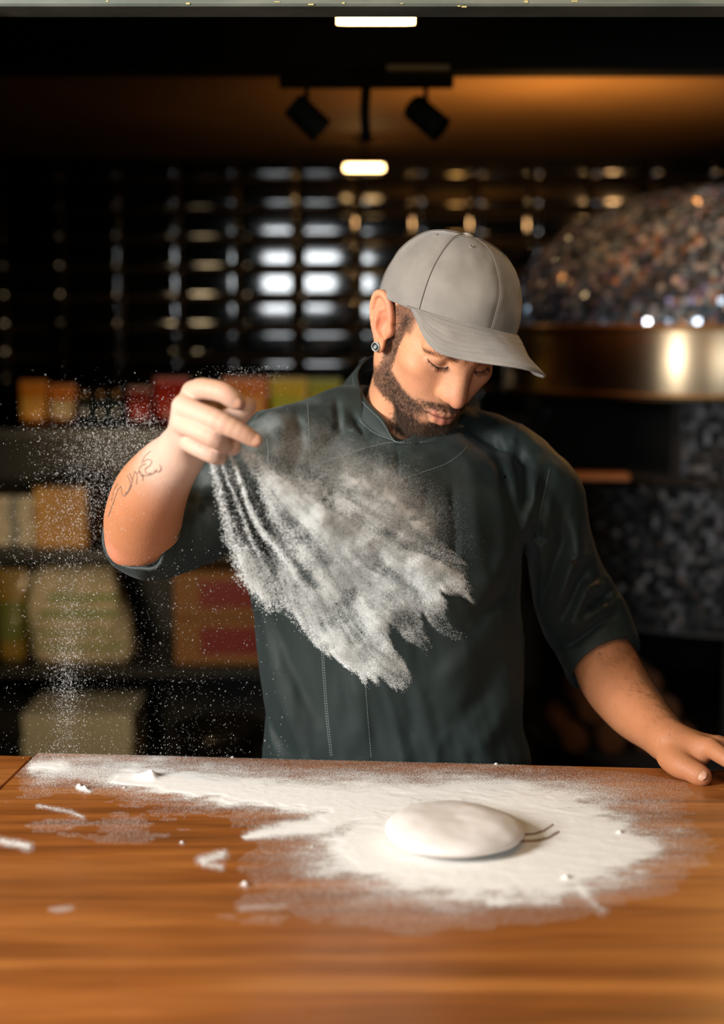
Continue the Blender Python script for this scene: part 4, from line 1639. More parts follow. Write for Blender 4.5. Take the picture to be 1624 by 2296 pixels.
def crown(th, t, off=0.0):
    """t 0 rim .. 1 top."""
    ph = t * math.pi / 2
    seam = min(abs((th - s_ + math.pi) % (2 * math.pi) - math.pi) for s_ in [math.radians(a) for a in (0, 60, 120, 180, 240, 300)])
    rr = math.cos(ph) ** .72 if t < 1 else 0
    hh = math.sin(ph) ** .98
    top = .1395
    g = -.0009 * math.exp(-(seam / .035) ** 2) * min(1, rr * 3) + .0012 * math.sin(min(seam * 3, math.pi / 2)) * rr
    dent = (fbm(math.sin(th) * 1.8 + 9, math.cos(th) * 1.8 + 5, t * 3.5, 3, 21) - .5) * .0075 * math.sin(math.pi * min(t * 1.1, 1))
    R = 1 + (g + dent + off) / .09
    fwd = math.cos(th)
    rr2 = rr * (1 + .05 * max(fwd, 0) * math.sin(ph * 2))
    zz = rim_z(th) * (1 - hh) + top * hh + off * hh + (dent * .5)
    return np.array([CA * R * rr2 * math.sin(th), CYO - CB * R * rr2 * fwd + .006 * hh, zz])


def crown_patch(th0, th1, t0, t1, n, m_, off=0.0):
    return grid_mesh(n, m_, lambda a, b: cw(crown(th0 + (th1 - th0) * a, t0 + (t1 - t0) * b, off)))


def fabric_twill(name, c1, c2):
    m = mat(name, c1, .85, sheen=.35)
    nt = m.node_tree
    uvn = nt.nodes.new('ShaderNodeUVMap')
    wv = nt.nodes.new('ShaderNodeTexWave')
    wv.bands_direction = 'DIAGONAL'
    wv.inputs['Scale'].default_value = 150
    wv.inputs['Distortion'].default_value = 1.2
    wv.inputs['Detail'].default_value = 2
    nz = nt.nodes.new('ShaderNodeTexNoise')
    nz.inputs['Scale'].default_value = 9
    nz.inputs['Detail'].default_value = 6
    rp = nt.nodes.new('ShaderNodeMix')
    rp.data_type = 'RGBA'
    rp.inputs[6].default_value = c1
    rp.inputs[7].default_value = c2
    ad = nt.nodes.new('ShaderNodeMath')
    ad.operation = 'MULTIPLY_ADD'
    ad.inputs[1].default_value = .45
    nt.links.new(uvn.outputs[0], wv.inputs[0])
    nt.links.new(uvn.outputs[0], nz.inputs[0])
    nt.links.new(wv.outputs['Fac'], ad.inputs[0])
    mm = nt.nodes.new('ShaderNodeMath')
    mm.operation = 'MULTIPLY_ADD'
    mm.inputs[1].default_value = 1.3
    mm.inputs[2].default_value = -.35
    nt.links.new(nz.outputs['Fac'], mm.inputs[0])
    nt.links.new(mm.outputs[0], ad.inputs[2])
    ad.use_clamp = True
    nt.links.new(ad.outputs[0], rp.inputs[0])
    nt.links.new(rp.outputs[2], nt.nodes['Principled BSDF'].inputs['Base Color'])
    bp = nt.nodes.new('ShaderNodeBump')
    bp.inputs['Strength'].default_value = .35
    bp.inputs['Distance'].default_value = .0006
    nt.links.new(wv.outputs['Fac'], bp.inputs['Height'])
    nt.links.new(bp.outputs[0], nt.nodes['Principled BSDF'].inputs['Normal'])
    return m


cap_mat = fabric_twill('cap_twill', (.135, .122, .108, 1), (.29, .268, .24, 1))
NT, NV = 180, 44
V, F = grid_mesh(NT + 1, NV, lambda a, b: cw(crown(-math.pi + 2 * math.pi * a, b * .995)))
uv = np.array([((i / NT) * 1.3, (j / (NV - 1)) * .36) for j in range(NV) for i in range(NT + 1)])
cap = part('cap', V, F, cap_mat, cook, uv=uv, label='grey six-panel twill cap with a curved brim')
so = cap.modifiers.new('thickness', 'SOLIDIFY')
so.thickness = .0022
so.offset = 1
# brim
BW, BLN = .078, .098


def brim(a, b, top=True):
    """a 0..1 across, b 0..1 outward."""
    u = 2 * a - 1
    th = u * BR
    p0 = crown(th, 0.015)
    ang = u * math.pi / 2
    out = np.array([BW * math.sin(ang), CYO - CB * math.cos(BR) - .004 - (CB * (1 - math.cos(BR)) + BLN) * math.cos(ang) ** .80, 0])
    q = p0 * (1 - b) + np.array([out[0], out[1], p0[2]]) * b
    fd = abs(q[1] - p0[1])
    drop = 4.8 * q[0] ** 2 * sstep(0, .060, fd) + .24 * fd
    q[2] = p0[2] - drop
    return q


NB_, NM = 61, 16
top = [cw(brim(i / (NB_ - 1), j / (NM - 1)) + np.array([0, 0, .0013 + .0006 * math.sin(math.pi * j / (NM - 1))])) for j in range(NM) for i in range(NB_)]
bot = [cw(brim(i / (NB_ - 1), j / (NM - 1)) - np.array([0, 0, .0016])) for j in range(NM) for i in range(NB_)]
V = np.array(top + bot)
F = []
o2 = NB_ * NM
for j in range(NM - 1):
    for i in range(NB_ - 1):
        a = j * NB_ + i
        F.append((a, a + 1, a + NB_ + 1, a + NB_))
        F.append((o2 + a, o2 + a + NB_, o2 + a + NB_ + 1, o2 + a + 1))
for i in range(NB_ - 1):
    a = (NM - 1) * NB_ + i
    F.append((a, a + 1, o2 + a + 1, o2 + a))
for j in range(NM - 1):
    for i in (0, NB_ - 1):
        a = j * NB_ + i
        F.append((a, a + NB_, o2 + a + NB_, o2 + a))
uvb = np.array([((i / NB_) * .9 + .1, (j / NM) * .42) for j in range(NM) for i in range(NB_)])
part('brim', V, F, cap_mat, cap, uv=np.vstack([uvb, uvb]))
# button, eyelets, seams, brim stitching
c = crown(0, .999) + np.array([0, 0, .0015])
V, F = lathe([(.0001, .0050), (.004, .0046), (.0072, .0030), (.0082, .0004), (.0075, -.002)], cw(c), 20, axis=RC[:, 2])
part('button', V, F, mat('cap_cloth', (.32, .30, .27, 1), .9, bump=.3, bscale=900), cap)
for a in (30, 90, 150, 210, 270, 330):
    q = cw(crown(math.radians(a - 180), .72, .0022))
    q2 = cw(crown(math.radians(a - 180), .72, .0060))
    ax = (q2 - q) / np.linalg.norm(q2 - q)
    V, F = lathe([(.0013, .0002), (.0017, .0012), (.0026, .0010), (.0030, -.0004)], q, 14, axis=ax)
    part('eyelet', V, F, mat('eyelet_thread', (.22, .20, .18, 1), .9), cap)
sew = mat('cap_thread', (.16, .14, .12, 1), .9)
for a in (0, 60, 120, 180, -60, -120):
    P = [cw(crown(math.radians(a), t, .0033)) for t in np.linspace(.0, .97, 40)]
    V, F = tube(P, .00055, 5)
    part('seam', V, F, sew, cap)
P = [cw(crown(t, .012, .0030)) for t in np.linspace(-BR, BR, 60)]
V, F = tube(P, .0008, 5)
part('seam', V, F, sew, cap)


def dashes(P, w_, h_, gap=.45, pitch=.0032):
    """Short stitches along polyline P (list of (point, normal))."""
    out = []
    pts = np.array([p for p, n_ in P])
    s = np.r_[0, np.cumsum(np.linalg.norm(np.diff(pts, axis=0), axis=1))]
    nr = np.array([n_ for p, n_ in P])
    t = 0
    while t + pitch < s[-1]:
        a = np.array([np.interp(t, s, pts[:, k]) for k in range(3)])
        b = np.array([np.interp(t + pitch * (1 - gap), s, pts[:, k]) for k in range(3)])
        n_ = np.array([np.interp(t, s, nr[:, k]) for k in range(3)])
        n_ /= np.linalg.norm(n_)
        d = b - a
        sd = np.cross(n_, d)
        sd *= w_ / (np.linalg.norm(sd) + 1e-12)
        out.append((np.array([a - sd, a + sd, b + sd, b - sd, (a + b) / 2 + n_ * h_]) , [(0, 1, 4), (1, 2, 4), (2, 3, 4), (3, 0, 4)]))
        t += pitch
    return merge(*out)


for k in range(6):
    b = .16 + k * .125
    P = []
    for a in np.linspace(.06, .94, 70):
        q = brim(a, b) + np.array([0, 0, .0018])
        P.append((cw(q), RC[:, 2]))
    V, F = dashes(P, .00030, .0004, .4, .0030)
    part('stitching', V, F, mat('brim_thread', (.27, .245, .22, 1), .9), cap)

# ------------------------------------------------------------------ jacket
J = Sculpt(.055)
PXS = 1.0


def zc(py, d=1.97):
    return at(CX, py, d)[2]


ROWS = [  # py, left px, right px, front y, back y
    (962, 765, 1040, 1.937, 2.08), (992, 715, 1095, 1.912, 2.09), (1035, 650, 1185, 1.888, 2.10), (1100, 600, 1222, 1.862, 2.10), (1200, 575, 1200, 1.852, 2.10),
    (1300, 556, 1188, 1.856, 2.09), (1400, 572, 1176, 1.864, 2.08), (1500, 585, 1167, 1.868, 2.08), (1600, 590, 1166, 1.872, 2.08),
    (1712, 592, 1186, 1.868, 2.09), (1900, 590, 1200, 1.865, 2.10)]
rz_, rx_, ra_, ry_, rb_ = [], [], [], [], []
for py, l, r, y0, y1 in ROWS:
    yc = (y0 + y1) / 2
    a, b = at(l, py, yc), at(r, py, yc)
    rz_.append(a[2]); rx_.append((a[0] + b[0]) / 2); ra_.append((b[0] - a[0]) / 2); ry_.append(yc); rb_.append((y1 - y0) / 2)
_q = catmull(np.array([rz_, rx_, ra_, ry_, rb_]).T[::-1], 8)
rz_, rx_, ra_, ry_, rb_ = _q.T.copy()


def torso_fn(P):
    zz = P[..., 2]
    cx_, a_, cy_, b_ = [np.interp(zz, rz_, v) for v in (rx_, ra_, ry_, rb_)]
    e_ = 2.5
    X1, Y1 = np.abs(P[..., 0] - cx_) / a_, np.abs(P[..., 1] - cy_) / b_
    q = np.maximum((X1 ** e_ + Y1 ** e_) ** (1 / e_), .05)
    gr = q ** (1 - e_) * np.sqrt((X1 ** (e_ - 1) / a_) ** 2 + (Y1 ** (e_ - 1) / b_) ** 2)
    d = np.maximum((q - 1) / np.maximum(gr, 2.0), -.08)
    dz = np.maximum(zz - rz_[-1], rz_[0] - zz)
    return np.maximum(d, dz)


J.add(torso_fn, (rx_.min() - .3, 1.82, rz_[0] - .01), (rx_.max() + .3, 2.14, rz_[-1]), .01)
J.chain([at(850, 935, 2.02), at(740, 950, 2.00), at(628, 1005, 1.965)], [.046, .044, .048], .035, n=3)
J.chain([at(960, 955, 2.02), at(1090, 985, 2.01), at(1180, 1065, 1.99), at(1222, 1118, 1.98)], [.042, .040, .048, .052], .035, n=3)
# right sleeve, raised
J.chain([at(630, 1030, 1.965), at(545, 1100, 1.945), at(450, 1150, 1.91), at(355, 1190, 1.875), at(322, 1198, 1.835)],
        [.062, .068, .064, .060, .0555], .03, n=3)
# left sleeve
J.chain([at(1218, 1130, 1.98), at(1240, 1220, 1.995), at(1276, 1320, 2.015), at(1322, 1405, 2.03), at(1357, 1488, 2.008)],
        [.056, .057, .057, .056, .0555], .025, n=3)
# folds: (points, depth, width) ; negative = valley
FOLDS = [
    ([(893, 1000), (893, 1085)], -.004, .0022), ([(962, 1095), (950, 1145)], -.005, .004), ([(1012, 1075), (1020, 1200), (1016, 1300)], -.005, .005),
    ([(1052, 1005), (1062, 1120), (1085, 1300)], .004, .012), ([(1100, 960), (1135, 1080), (1165, 1200)], -.006, .008),
    ([(1150, 985), (1178, 1080), (1184, 1170)], -.008, .010), ([(1205, 1010), (1196, 1120), (1172, 1230)], .007, .010),
    ([(1178, 1180), (1186, 1290), (1180, 1400)], -.012, .010), ([(1150, 1200), (1120, 1290), (1050, 1340)], .005, .014), ([(1165, 1230), (1135, 1330), (1060, 1400)], -.006, .012),
    ([(1120, 1400), (1040, 1480), (960, 1560)], .004, .016), ([(1150, 1430), (1090, 1540), (1000, 1660)], -.004, .014),
    ([(1160, 1520), (1120, 1620), (1060, 1700)], .004, .014), ([(600, 1345), (650, 1480), (720, 1640)], -.004, .010), ([(585, 1420), (620, 1540), (680, 1690)], .004, .014),
    ([(598, 1560), (615, 1630), (650, 1700)], -.004, .009), ([(800, 1500), (810, 1600), (800, 1700)], .003, .015), ([(900, 1520), (920, 1600), (915, 1700)], -.003, .012),
    ([(668, 900), (672, 1000), (640, 1090)], -.005, .008), ([(755, 885), (760, 985)], -.005, .006), ([(640, 925), (620, 1020), (560, 1110)], .004, .010),
    ([(785, 920), (820, 985), (842, 1010)], -.004, .004), ([(570, 1120), (545, 1200), (520, 1250)], -.007, .010), ([(505, 1060), (500, 1150), (480, 1240)], .005, .014),
    ([(455, 1060), (440, 1140), (430, 1240)], -.004, .010),
    # left sleeve
    ([(1238, 1060), (1232, 1150), (1200, 1290)], .006, .010), ([(1258, 1120), (1262, 1210), (1225, 1330), (1205, 1400)], -.008, .009),
    ([(1290, 1150), (1300, 1240), (1262, 1330), (1225, 1400)], .007, .010), ([(1325, 1245), (1285, 1330), (1262, 1400)], -.007, .009),
    ([(1345, 1300), (1310, 1345), (1260, 1440)], .006, .009), ([(1262, 1255), (1300, 1250), (1328, 1244)], .004, .006),
    ([(1375, 1330), (1335, 1345), (1308, 1372)], -.008, .007), ([(1358, 1302), (1330, 1318), (1300, 1320)], .007, .006),
    ([(1395, 1372), (1340, 1400), (1290, 1440), (1238, 1462)], -.006, .006), ([(1385, 1350), (1330, 1380), (1280, 1420)], .005, .007),
    ([(1200, 1180), (1215, 1210), (1245, 1190)], -.005, .006)]


def folds_fn(P):
    px, py = to_px(P)
    sc = P[..., 1] / FPX
    out = np.zeros(P.shape[:-1])
    front = sstep(2.06, 1.98, P[..., 1])
    for pts, dep, wd in FOLDS:
        pts = np.array(pts, float)
        m = (px > pts[:, 0].min() - 70) & (px < pts[:, 0].max() + 70) & (py > pts[:, 1].min() - 70) & (py < pts[:, 1].max() + 70)
        if not m.any():
            continue
        qx, qy = px[m], py[m]
        best = np.full(qx.shape, 1e9)
        e0, e1 = pts[0], pts[-1]
        Lp = np.hypot(*(e1 - e0))
        ramp = np.clip(np.minimum(np.hypot(qx - e0[0], qy - e0[1]), np.hypot(qx - e1[0], qy - e1[1])) / (.30 * Lp), 0, 1)
        for i in range(len(pts) - 1):
            a, b = pts[i], pts[i + 1]
            ab = b - a
            t = np.clip(((qx - a[0]) * ab[0] + (qy - a[1]) * ab[1]) / (ab @ ab), 0, 1)
            best = np.minimum(best, np.hypot(qx - a[0] - t * ab[0], qy - a[1] - t * ab[1]))
        out[m] -= 1.5 * dep * np.exp(-(best * sc[m] / wd) ** 2) * ramp
    x_, y_, z_ = P[..., 0], P[..., 1], P[..., 2]
    out *= front
    out += (fbm(x_ * 20 + z_ * 5 + 3, y_ * 12, z_ * 6 - x_ * 4, 3, 40) - .5) * .017
    out -= (1 - np.abs(2 * fbm(x_ * 11 + z_ * 3 + 20, y_ * 6, z_ * 3.2 - x_ * 3, 2, 44) - 1)) ** 3 * .0045 - .002
    return out


J.add(folds_fn, (-1, 1.5, .3), (1.5, 2.3, 1.8), 0, 0)
# neck opening
J.cap(at(893, 965, 2.005), hw((0, .02, -.02)), .0615, .072, .004, -1)
J.cap(at(905, 950, 1.945), at(906, 968, 1.925), .022, .0135, .004, -1)
# right cuff: cut by a slanted plane and hollowed round the elbow
CU = at(318, 1196, 1.812)
nU = np.array([-.30, -.85, .42])
nU /= np.linalg.norm(nU)
J.add(lambda P: -(((P - CU) @ nU)), CU - .13 + nU * .09, CU + .13 + nU * .0, 0, -1, .004)
J.cap(EL_R - nU * .01, EL_R + nU * .12, .0475, .050, .003, -1)
# left cuff
CD = at(1353, 1481, 2.0)
a_, b_ = at(1278, 1524, 1.995), at(1427, 1436, 2.0)
axd = at(1378, 1530, 1.985) - at(1322, 1405, 2.03)
tt = (b_ - a_) / np.linalg.norm(b_ - a_)
nD = axd - tt * axd.dot(tt)
nD /= np.linalg.norm(nD)
nD = nD + np.array([0, -.35, 0])
nD /= np.linalg.norm(nD)
J.add(lambda P: -(((P - CD) @ nD)), CD - .10 + np.array([.03, 0, -.05]), CD + .10 + np.array([0, 0, -.01]), 0, -1, .004)
J.chain([at(1350, 1472, 2.012), at(1357, 1488, 2.005), at(1385, 1545, 1.985)], [.0440, .0495, .0500], .003, sign=-1)
jV, jF = J.mesh(.0030)
jpx, jpy = to_px(jV)
dust = np.exp(-(((jpx - 620) / 110) ** 2 + ((jpy - 985) / 95) ** 2)) + .8 * np.exp(-(((jpx - 455) / 45) ** 2 + ((jpy - 1110) / 60) ** 2)) + .5 * np.exp(-(((jpx - 780) / 160) ** 2 + ((jpy - 1040) / 60) ** 2))
dust = dust * sstep(.30, .75, fbm(jV[:, 0] * 40, jV[:, 1] * 40, jV[:, 2] * 40, 5, 60)) * .75
cloth = np.array([.0115, .020, .0185])
jc = cloth * (.75 + .5 * fbm(jV[:, 0] * 25, jV[:, 1] * 25, jV[:, 2] * 18, 4, 61))[:, None]
jc = jc * (1 - dust[:, None]) + np.array([.19, .215, .215]) * dust[:, None]
jac_mat = vcol_mat('jacket_cloth', 'col', .60, sheen=.06, bump=.25, bscale=1500, spec=.3)
jacket = part('jacket', jV, jF, jac_mat, cook, colors={'col': jc}, label='dark green chef jacket dusted with flour on one shoulder')
JT = BVHTree.FromPolygons([Vector(v) for v in jV.tolist()], jF.tolist())
trim_m = mat('jacket_trim', (.0115, .020, .0185, 1), .6, sheen=.05, bump=.2, bscale=1500)

# stand collar: a strip between a lower and an upper edge, front opening at the throat
LOW = [at(921, 992, 1.918), at(900, 993, 1.915), at(874, 984, 1.922), at(833, 966, 1.945), at(791, 921, 1.985), at(764, 878, 2.03), at(800, 838, 2.085), at(880, 830, 2.11),
       at(975, 850, 2.10), at(1035, 900, 2.06), at(1040, 945, 2.00), at(1005, 975, 1.95), at(958, 990, 1.922), at(932, 993, 1.915)]
UPP = [at(905, 990, 1.916), at(888, 990, 1.916), at(877, 976, 1.922), at(858, 938, 1.945), at(816, 893, 1.98), at(799, 838, 2.025), at(830, 800, 2.075), at(890, 795, 2.095),
       at(960, 815, 2.085), at(1005, 865, 2.05), at(1018, 915, 2.00), at(1000, 960, 1.955), at(965, 984, 1.93), at(940, 991, 1.918)]
LOW, UPP = catmull(LOW, 6), catmull(UPP, 6)
cen = (LOW.mean(0) + UPP.mean(0)) / 2


def strip(A, Bq, th, n=6, bulge=.002):
    V = []
    for s in (0, 1):
        for j in range(n):
            t = j / (n - 1)
            for a, b in zip(A, Bq):
                p = a * (1 - t) + b * t
                o = p - cen
                o[2] = 0
                o /= np.linalg.norm(o)
                V.append(p + o * (bulge * math.sin(math.pi * t) - s * th))
    m = len(A)
    F = []
    o2 = m * n
    for j in range(n - 1):
        for i in range(m - 1):
            q = (j * m + i, j * m + i + 1, (j + 1) * m + i + 1, (j + 1) * m + i)
            F.append(q)
            F.append(tuple(o2 + v for v in q[::-1]))
    for i in range(m - 1):
        for j in (0, n - 1):
            F.append((j * m + i, j * m + i + 1, o2 + j * m + i + 1, o2 + j * m + i))
    for j in range(n - 1):
        for i in (0, m - 1):
            F.append((j * m + i, (j + 1) * m + i, o2 + (j + 1) * m + i, o2 + j * m + i))
    return np.array(V), F


V, F = strip(LOW, UPP, .003)
part('collar', V, F, trim_m, jacket)
thread = mat('pale_thread', (.22, .27, .26, 1), .7)


def collar_pt(t):
    P = []
    for a, b in zip(LOW, UPP):
        p = a * (1 - t) + b * t
        o = p - cen
        o[2] = 0
        o /= np.linalg.norm(o)
        P.append((p + o * .0025, o))
    return P


for t in (.04, .90):
    V, F = dashes(collar_pt(t), .00035, .0006, .4, .0034)
    part('stitching', V, F, thread, jacket)
STITCH = [[(905, 992), (870, 993), (820, 1005), (770, 1022), (720, 1040)], [(897, 1076), (950, 1058), (1000, 1040), (1032, 1018), (1050, 998)],
          [(718, 1400), (724, 1500), (731, 1600), (742, 1702)], [(722, 1400), (728, 1500), (735, 1600), (746, 1702)], [(812, 1440), (820, 1540), (826, 1620), (833, 1702)],
          [(690, 905), (694, 980), (700, 1090)], [(598, 985), (602, 1020), (600, 1070)], [(1232, 1052), (1222, 1100), (1208, 1160)]]
for ln_ in STITCH:
    P = catmull([(a, b, 0) for a, b in ln_], 12)
    row = []
    for q in P:
        h, n_ = shoot(q[0], q[1], JT)
        if h is not None:
            row.append((h + n_ * .0004, n_))
    if len(row) > 2:
        V, F = dashes(row, .00035, .0006, .4, .0036)
        part('stitching', V, F, thread, jacket)


# cuff hems: a rolled edge following the sleeve opening
def hem(center, nrm, r0, tree, rad, lab, inset=.002):
    nrm = nrm / np.linalg.norm(nrm)
    u = np.cross(nrm, [0, 0, 1.0])
    u /= np.linalg.norm(u)
    v = np.cross(nrm, u)
    P = []
    for i in range(49):
        a = 2 * math.pi * i / 48
        d = math.cos(a) * u + math.sin(a) * v
        o = center - nrm * inset + d * .080
        h, n_, _, dist = tree.ray_cast(Vector(o), Vector(-d))
        if h is None or dist > .070:
            h = Vector(center - nrm * inset + d * r0)
        P.append(np.array(h) - d * rad * .8)
    P = np.array(P[:-1])
    R = np.linalg.norm(P - center, axis=1)
    med = np.median(R)
    P = center + (P - center) * np.clip(R, med * .8, med * 1.25)[:, None] / R[:, None]
    for _ in range(2):
        P = (np.roll(P, 1, 0) + 2 * P + np.roll(P, -1, 0)) / 4
    P = np.vstack([P, P[:1]])
    V, F = tube(P, rad, 8, cap=False)
    return part('cuff', V, F, trim_m, jacket), P


hem(CU, nU, .055, JT, .0030, '')
ch, CP = hem(CD, nD, .055, JT, .0026, '')
P = []
for p in CP:
    d = p - CD
    d /= np.linalg.norm(d)
    P.append((p - nD * .008 + d * .0042, d))
V, F = dashes(P, .00035, .0006, .4, .0034)
part('stitching', V, F, thread, jacket)

# trousers and shoes, behind the counter
T = Sculpt()
T.chain([(.07, 1.995, .88), (.06, 1.995, .80)], [.092, .105], .02)
for s in (-1, 1):
    T.chain([(.06 + s * .05, 1.99, .84), (.06 + s * .10, 1.985, .48), (.06 + s * .12, 2.00, .10)], [.095, .070, .060], .02, n=3)
tV, tF = T.mesh(.008)
part('trousers', tV, tF, mat('trouser_cloth', (.012, .015, .016, 1), .8), cook)
for s in (-1, 1):
    S = Sculpt()
    S.chain([(.06 + s * .12, 2.02, .045), (.06 + s * .13, 1.90, .038)], [.044, .036], .02)
    S.cap((.06 + s * .12, 2.00, .12), (.06 + s * .12, 2.01, .05), .040, .040, .02)
    S.add(lambda P: P[..., 2] - 0.0, (-1, 1.5, -.1), (1, 2.5, -.004), 0, -1)
    v, f = S.mesh(.006)
    part('shoe', v, f, mat('shoe_leather', (.01, .01, .01, 1), .5), cook)
# ================================================================== flour in the air
def tetras(P, r):
    """Tiny grains: one tetrahedron per point."""
    n = len(P)
    T4 = np.array([(1, 1, 1), (1, -1, -1), (-1, 1, -1), (-1, -1, 1)]) / math.sqrt(3)
    q = RNG.normal(size=(n, 4))
    q /= np.linalg.norm(q, axis=1)[:, None]
    w_, x_, y_, z_ = q.T
    R = np.stack([1 - 2 * (y_ ** 2 + z_ ** 2), 2 * (x_ * y_ - z_ * w_), 2 * (x_ * z_ + y_ * w_),
                  2 * (x_ * y_ + z_ * w_), 1 - 2 * (x_ ** 2 + z_ ** 2), 2 * (y_ * z_ - x_ * w_),
                  2 * (x_ * z_ - y_ * w_), 2 * (y_ * z_ + x_ * w_), 1 - 2 * (x_ ** 2 + y_ ** 2)], 1).reshape(n, 3, 3)
    V = P[:, None, :] + np.einsum('nij,kj->nki', R, T4) * r[:, None, None]
    b = np.arange(n)[:, None] * 4
    F = np.concatenate([b + np.array(f) for f in ((0, 1, 2), (0, 3, 1), (0, 2, 3), (1, 3, 2))], 0)
    return V.reshape(-1, 3), F


def flakes(P, r):
    """The finest dust: one tiny facet per grain, turned at random."""
    n = len(P)
    a = RNG.normal(size=(n, 3))
    a /= np.linalg.norm(a, axis=1)[:, None]
    b = np.cross(a, RNG.normal(size=(n, 3)))
    b /= np.linalg.norm(b, axis=1)[:, None]
    V = np.stack([P + a * r[:, None], P + (-.5 * a + .87 * b) * r[:, None], P + (-.5 * a - .87 * b) * r[:, None]], 1)
    return V.reshape(-1, 3), np.arange(3 * n).reshape(-1, 3)


def at_v(px, py, y):
    u = (CY - py) / FPX
    dy = math.cos(PITCH) + u * math.sin(PITCH)
    dz = -math.sin(PITCH) + u * math.cos(PITCH)
    return np.stack([(px - CX) / FPX / dy * y, y, CAM_Z + dz / dy * y], -1)


O_ = np.array([530.0, 1003.0])
gx, gy = np.meshgrid(np.arange(430, 1100, 1.0), np.arange(930, 1580, 1.0))
ddx, ddy = gx - O_[0], gy - O_[1]
# bend the fan a little: filaments curve
R_ = np.hypot(ddx, ddy)
TH_ = np.degrees(np.arctan2(ddy, ddx))
TH_ = TH_ + (fbm(gx / 90, gy / 90, 0, 3, 90) - .5) * 5
TIPS = [(-40, 60), (-10, 120), (0, 260), (8, 330), (14, 400), (20, 450), (25, 500), (29, 590), (32, 640), (33.5, 600), (35, 575), (37, 600), (39, 668), (40.5, 640), (41.5, 560), (43, 560), (44, 600), (45.5, 625),
        (47.5, 600), (49, 540), (50.5, 530), (52.3, 600), (54.3, 662), (57, 645), (59, 622), (62, 590), (65, 530), (68, 472), (71, 410), (74, 372), (79, 360), (84, 320), (89, 240), (95, 120), (110, 60)]
ta, tr = np.array(TIPS).T
jag = (vnoise(TH_ * 1.1, R_ / 160, 0, 91) - .5) * 34 + (vnoise(TH_ * 3.2, R_ / 60, 0, 92) - .5) * 22
RM = np.interp(TH_, ta, tr) + jag
s_ = R_ / RM
inside = sstep(1.015, .965, s_)
fil = vnoise(TH_ * .9, R_ / 170, 0, 93) * .45 + vnoise(TH_ * 2.4, R_ / 70, 0, 94) * .33 + vnoise(TH_ * 6, R_ / 32, 0, 95) * .22
cl = fbm(gx / 46, gy / 46, 0, 4, 96)
fine = fbm(gx / 13, gy / 13, 0, 3, 102)


def gb(x, y, rx, ry, rot=0):
    a = math.radians(rot)
    u = (gx - x) * math.cos(a) + (gy - y) * math.sin(a)
    v = -(gx - x) * math.sin(a) + (gy - y) * math.cos(a)
    return np.exp(-((u / rx) ** 2 + (v / ry) ** 2))


lobes = 1.25 * (3.0 * np.maximum(gb(700, 1165, 95, 22, 40), np.maximum(gb(785, 1245, 70, 34, 45), gb(842, 1370, 26, 70, -4)))
         + 2.4 * gb(905, 1335, 62, 36, 12) + 1.6 * gb(985, 1340, 50, 24, 25) + 1.4 * gb(930, 1275, 90, 34, 40) + .9 * gb(620, 1085, 60, 18, 48)
         + 1.0 * gb(735, 1340, 40, 90, -35) + .8 * gb(775, 1450, 60, 34, 30) + .6 * gb(880, 1500, 46, 36, 40) + .5 * gb(615, 1185, 18, 50, -10)
         + .7 * gb(1035, 1315, 40, 12, 48) + .6 * gb(560, 1290, 50, 22, 60))
veil = .42 * gb(790, 1180, 150, 75, 40) + .30 * gb(860, 1420, 90, 70, 40) + .25 * gb(1000, 1390, 50, 34, 35) + .25 * gb(650, 1330, 90, 30, 50)
Dm = inside * (lobes * (.45 + .55 * sstep(.2, .9, s_)) + veil + .10) * (.55 + .9 * sstep(.28, .75, fil)) * (.35 + 1.3 * sstep(.25, .75, cl)) * (.6 + .8 * fine)
for a_, g_ in ((.92, gb(682, 1288, 72, 19, 50)), (.95, gb(584, 1105, 60, 13, 74)), (.6, gb(625, 1240, 50, 12, 56)), (.5, gb(812, 1135, 50, 14, 35)),
               (.6, gb(880, 1285, 34, 17, 20)), (.6, gb(955, 1235, 44, 15, 30)), (.75, gb(893, 1420, 14, 46, -35)), (.7, gb(990, 1395, 12, 30, -45)), (.8, gb(575, 1195, 60, 9, 62))):
    Dm *= 1 - a_ * g_
Dm *= 1 - .75 * sstep(56, 64, TH_) * sstep(300, 200, R_)
upper = sstep(24, 14, TH_)
Dm *= 1 - .8 * upper
Dm += 1.3 * (gb(784, 1076, 34, 12, 20) + gb(838, 1088, 34, 10, 38) + .9 * gb(888, 1130, 30, 12, 40) + gb(935, 1172, 34, 11, 45) + .5 * gb(735, 1110, 40, 10, 30)) * (.1 + 1.6 * cl ** 1.5) * sstep(.38, .62, fbm(gx / 14, gy / 14, 0, 3, 97))
# soft haze above the cloud
haze = .6 * (.17 * gb(760, 1050, 130, 42, 22) + .22 * gb(850, 1105, 120, 46, 38) + .07 * gb(670, 1010, 80, 34, 10) + .12 * gb(945, 1165, 60, 44, 50)) * (.2 + 1.4 * cl)


def soften(D, n):
    for _ in range(n):
        D = (np.roll(D, 1, 0) + np.roll(D, -1, 0) + 2 * D) / 4
        D = (np.roll(D, 1, 1) + np.roll(D, -1, 1) + 2 * D) / 4
    return D


Dm = soften(Dm, 4)
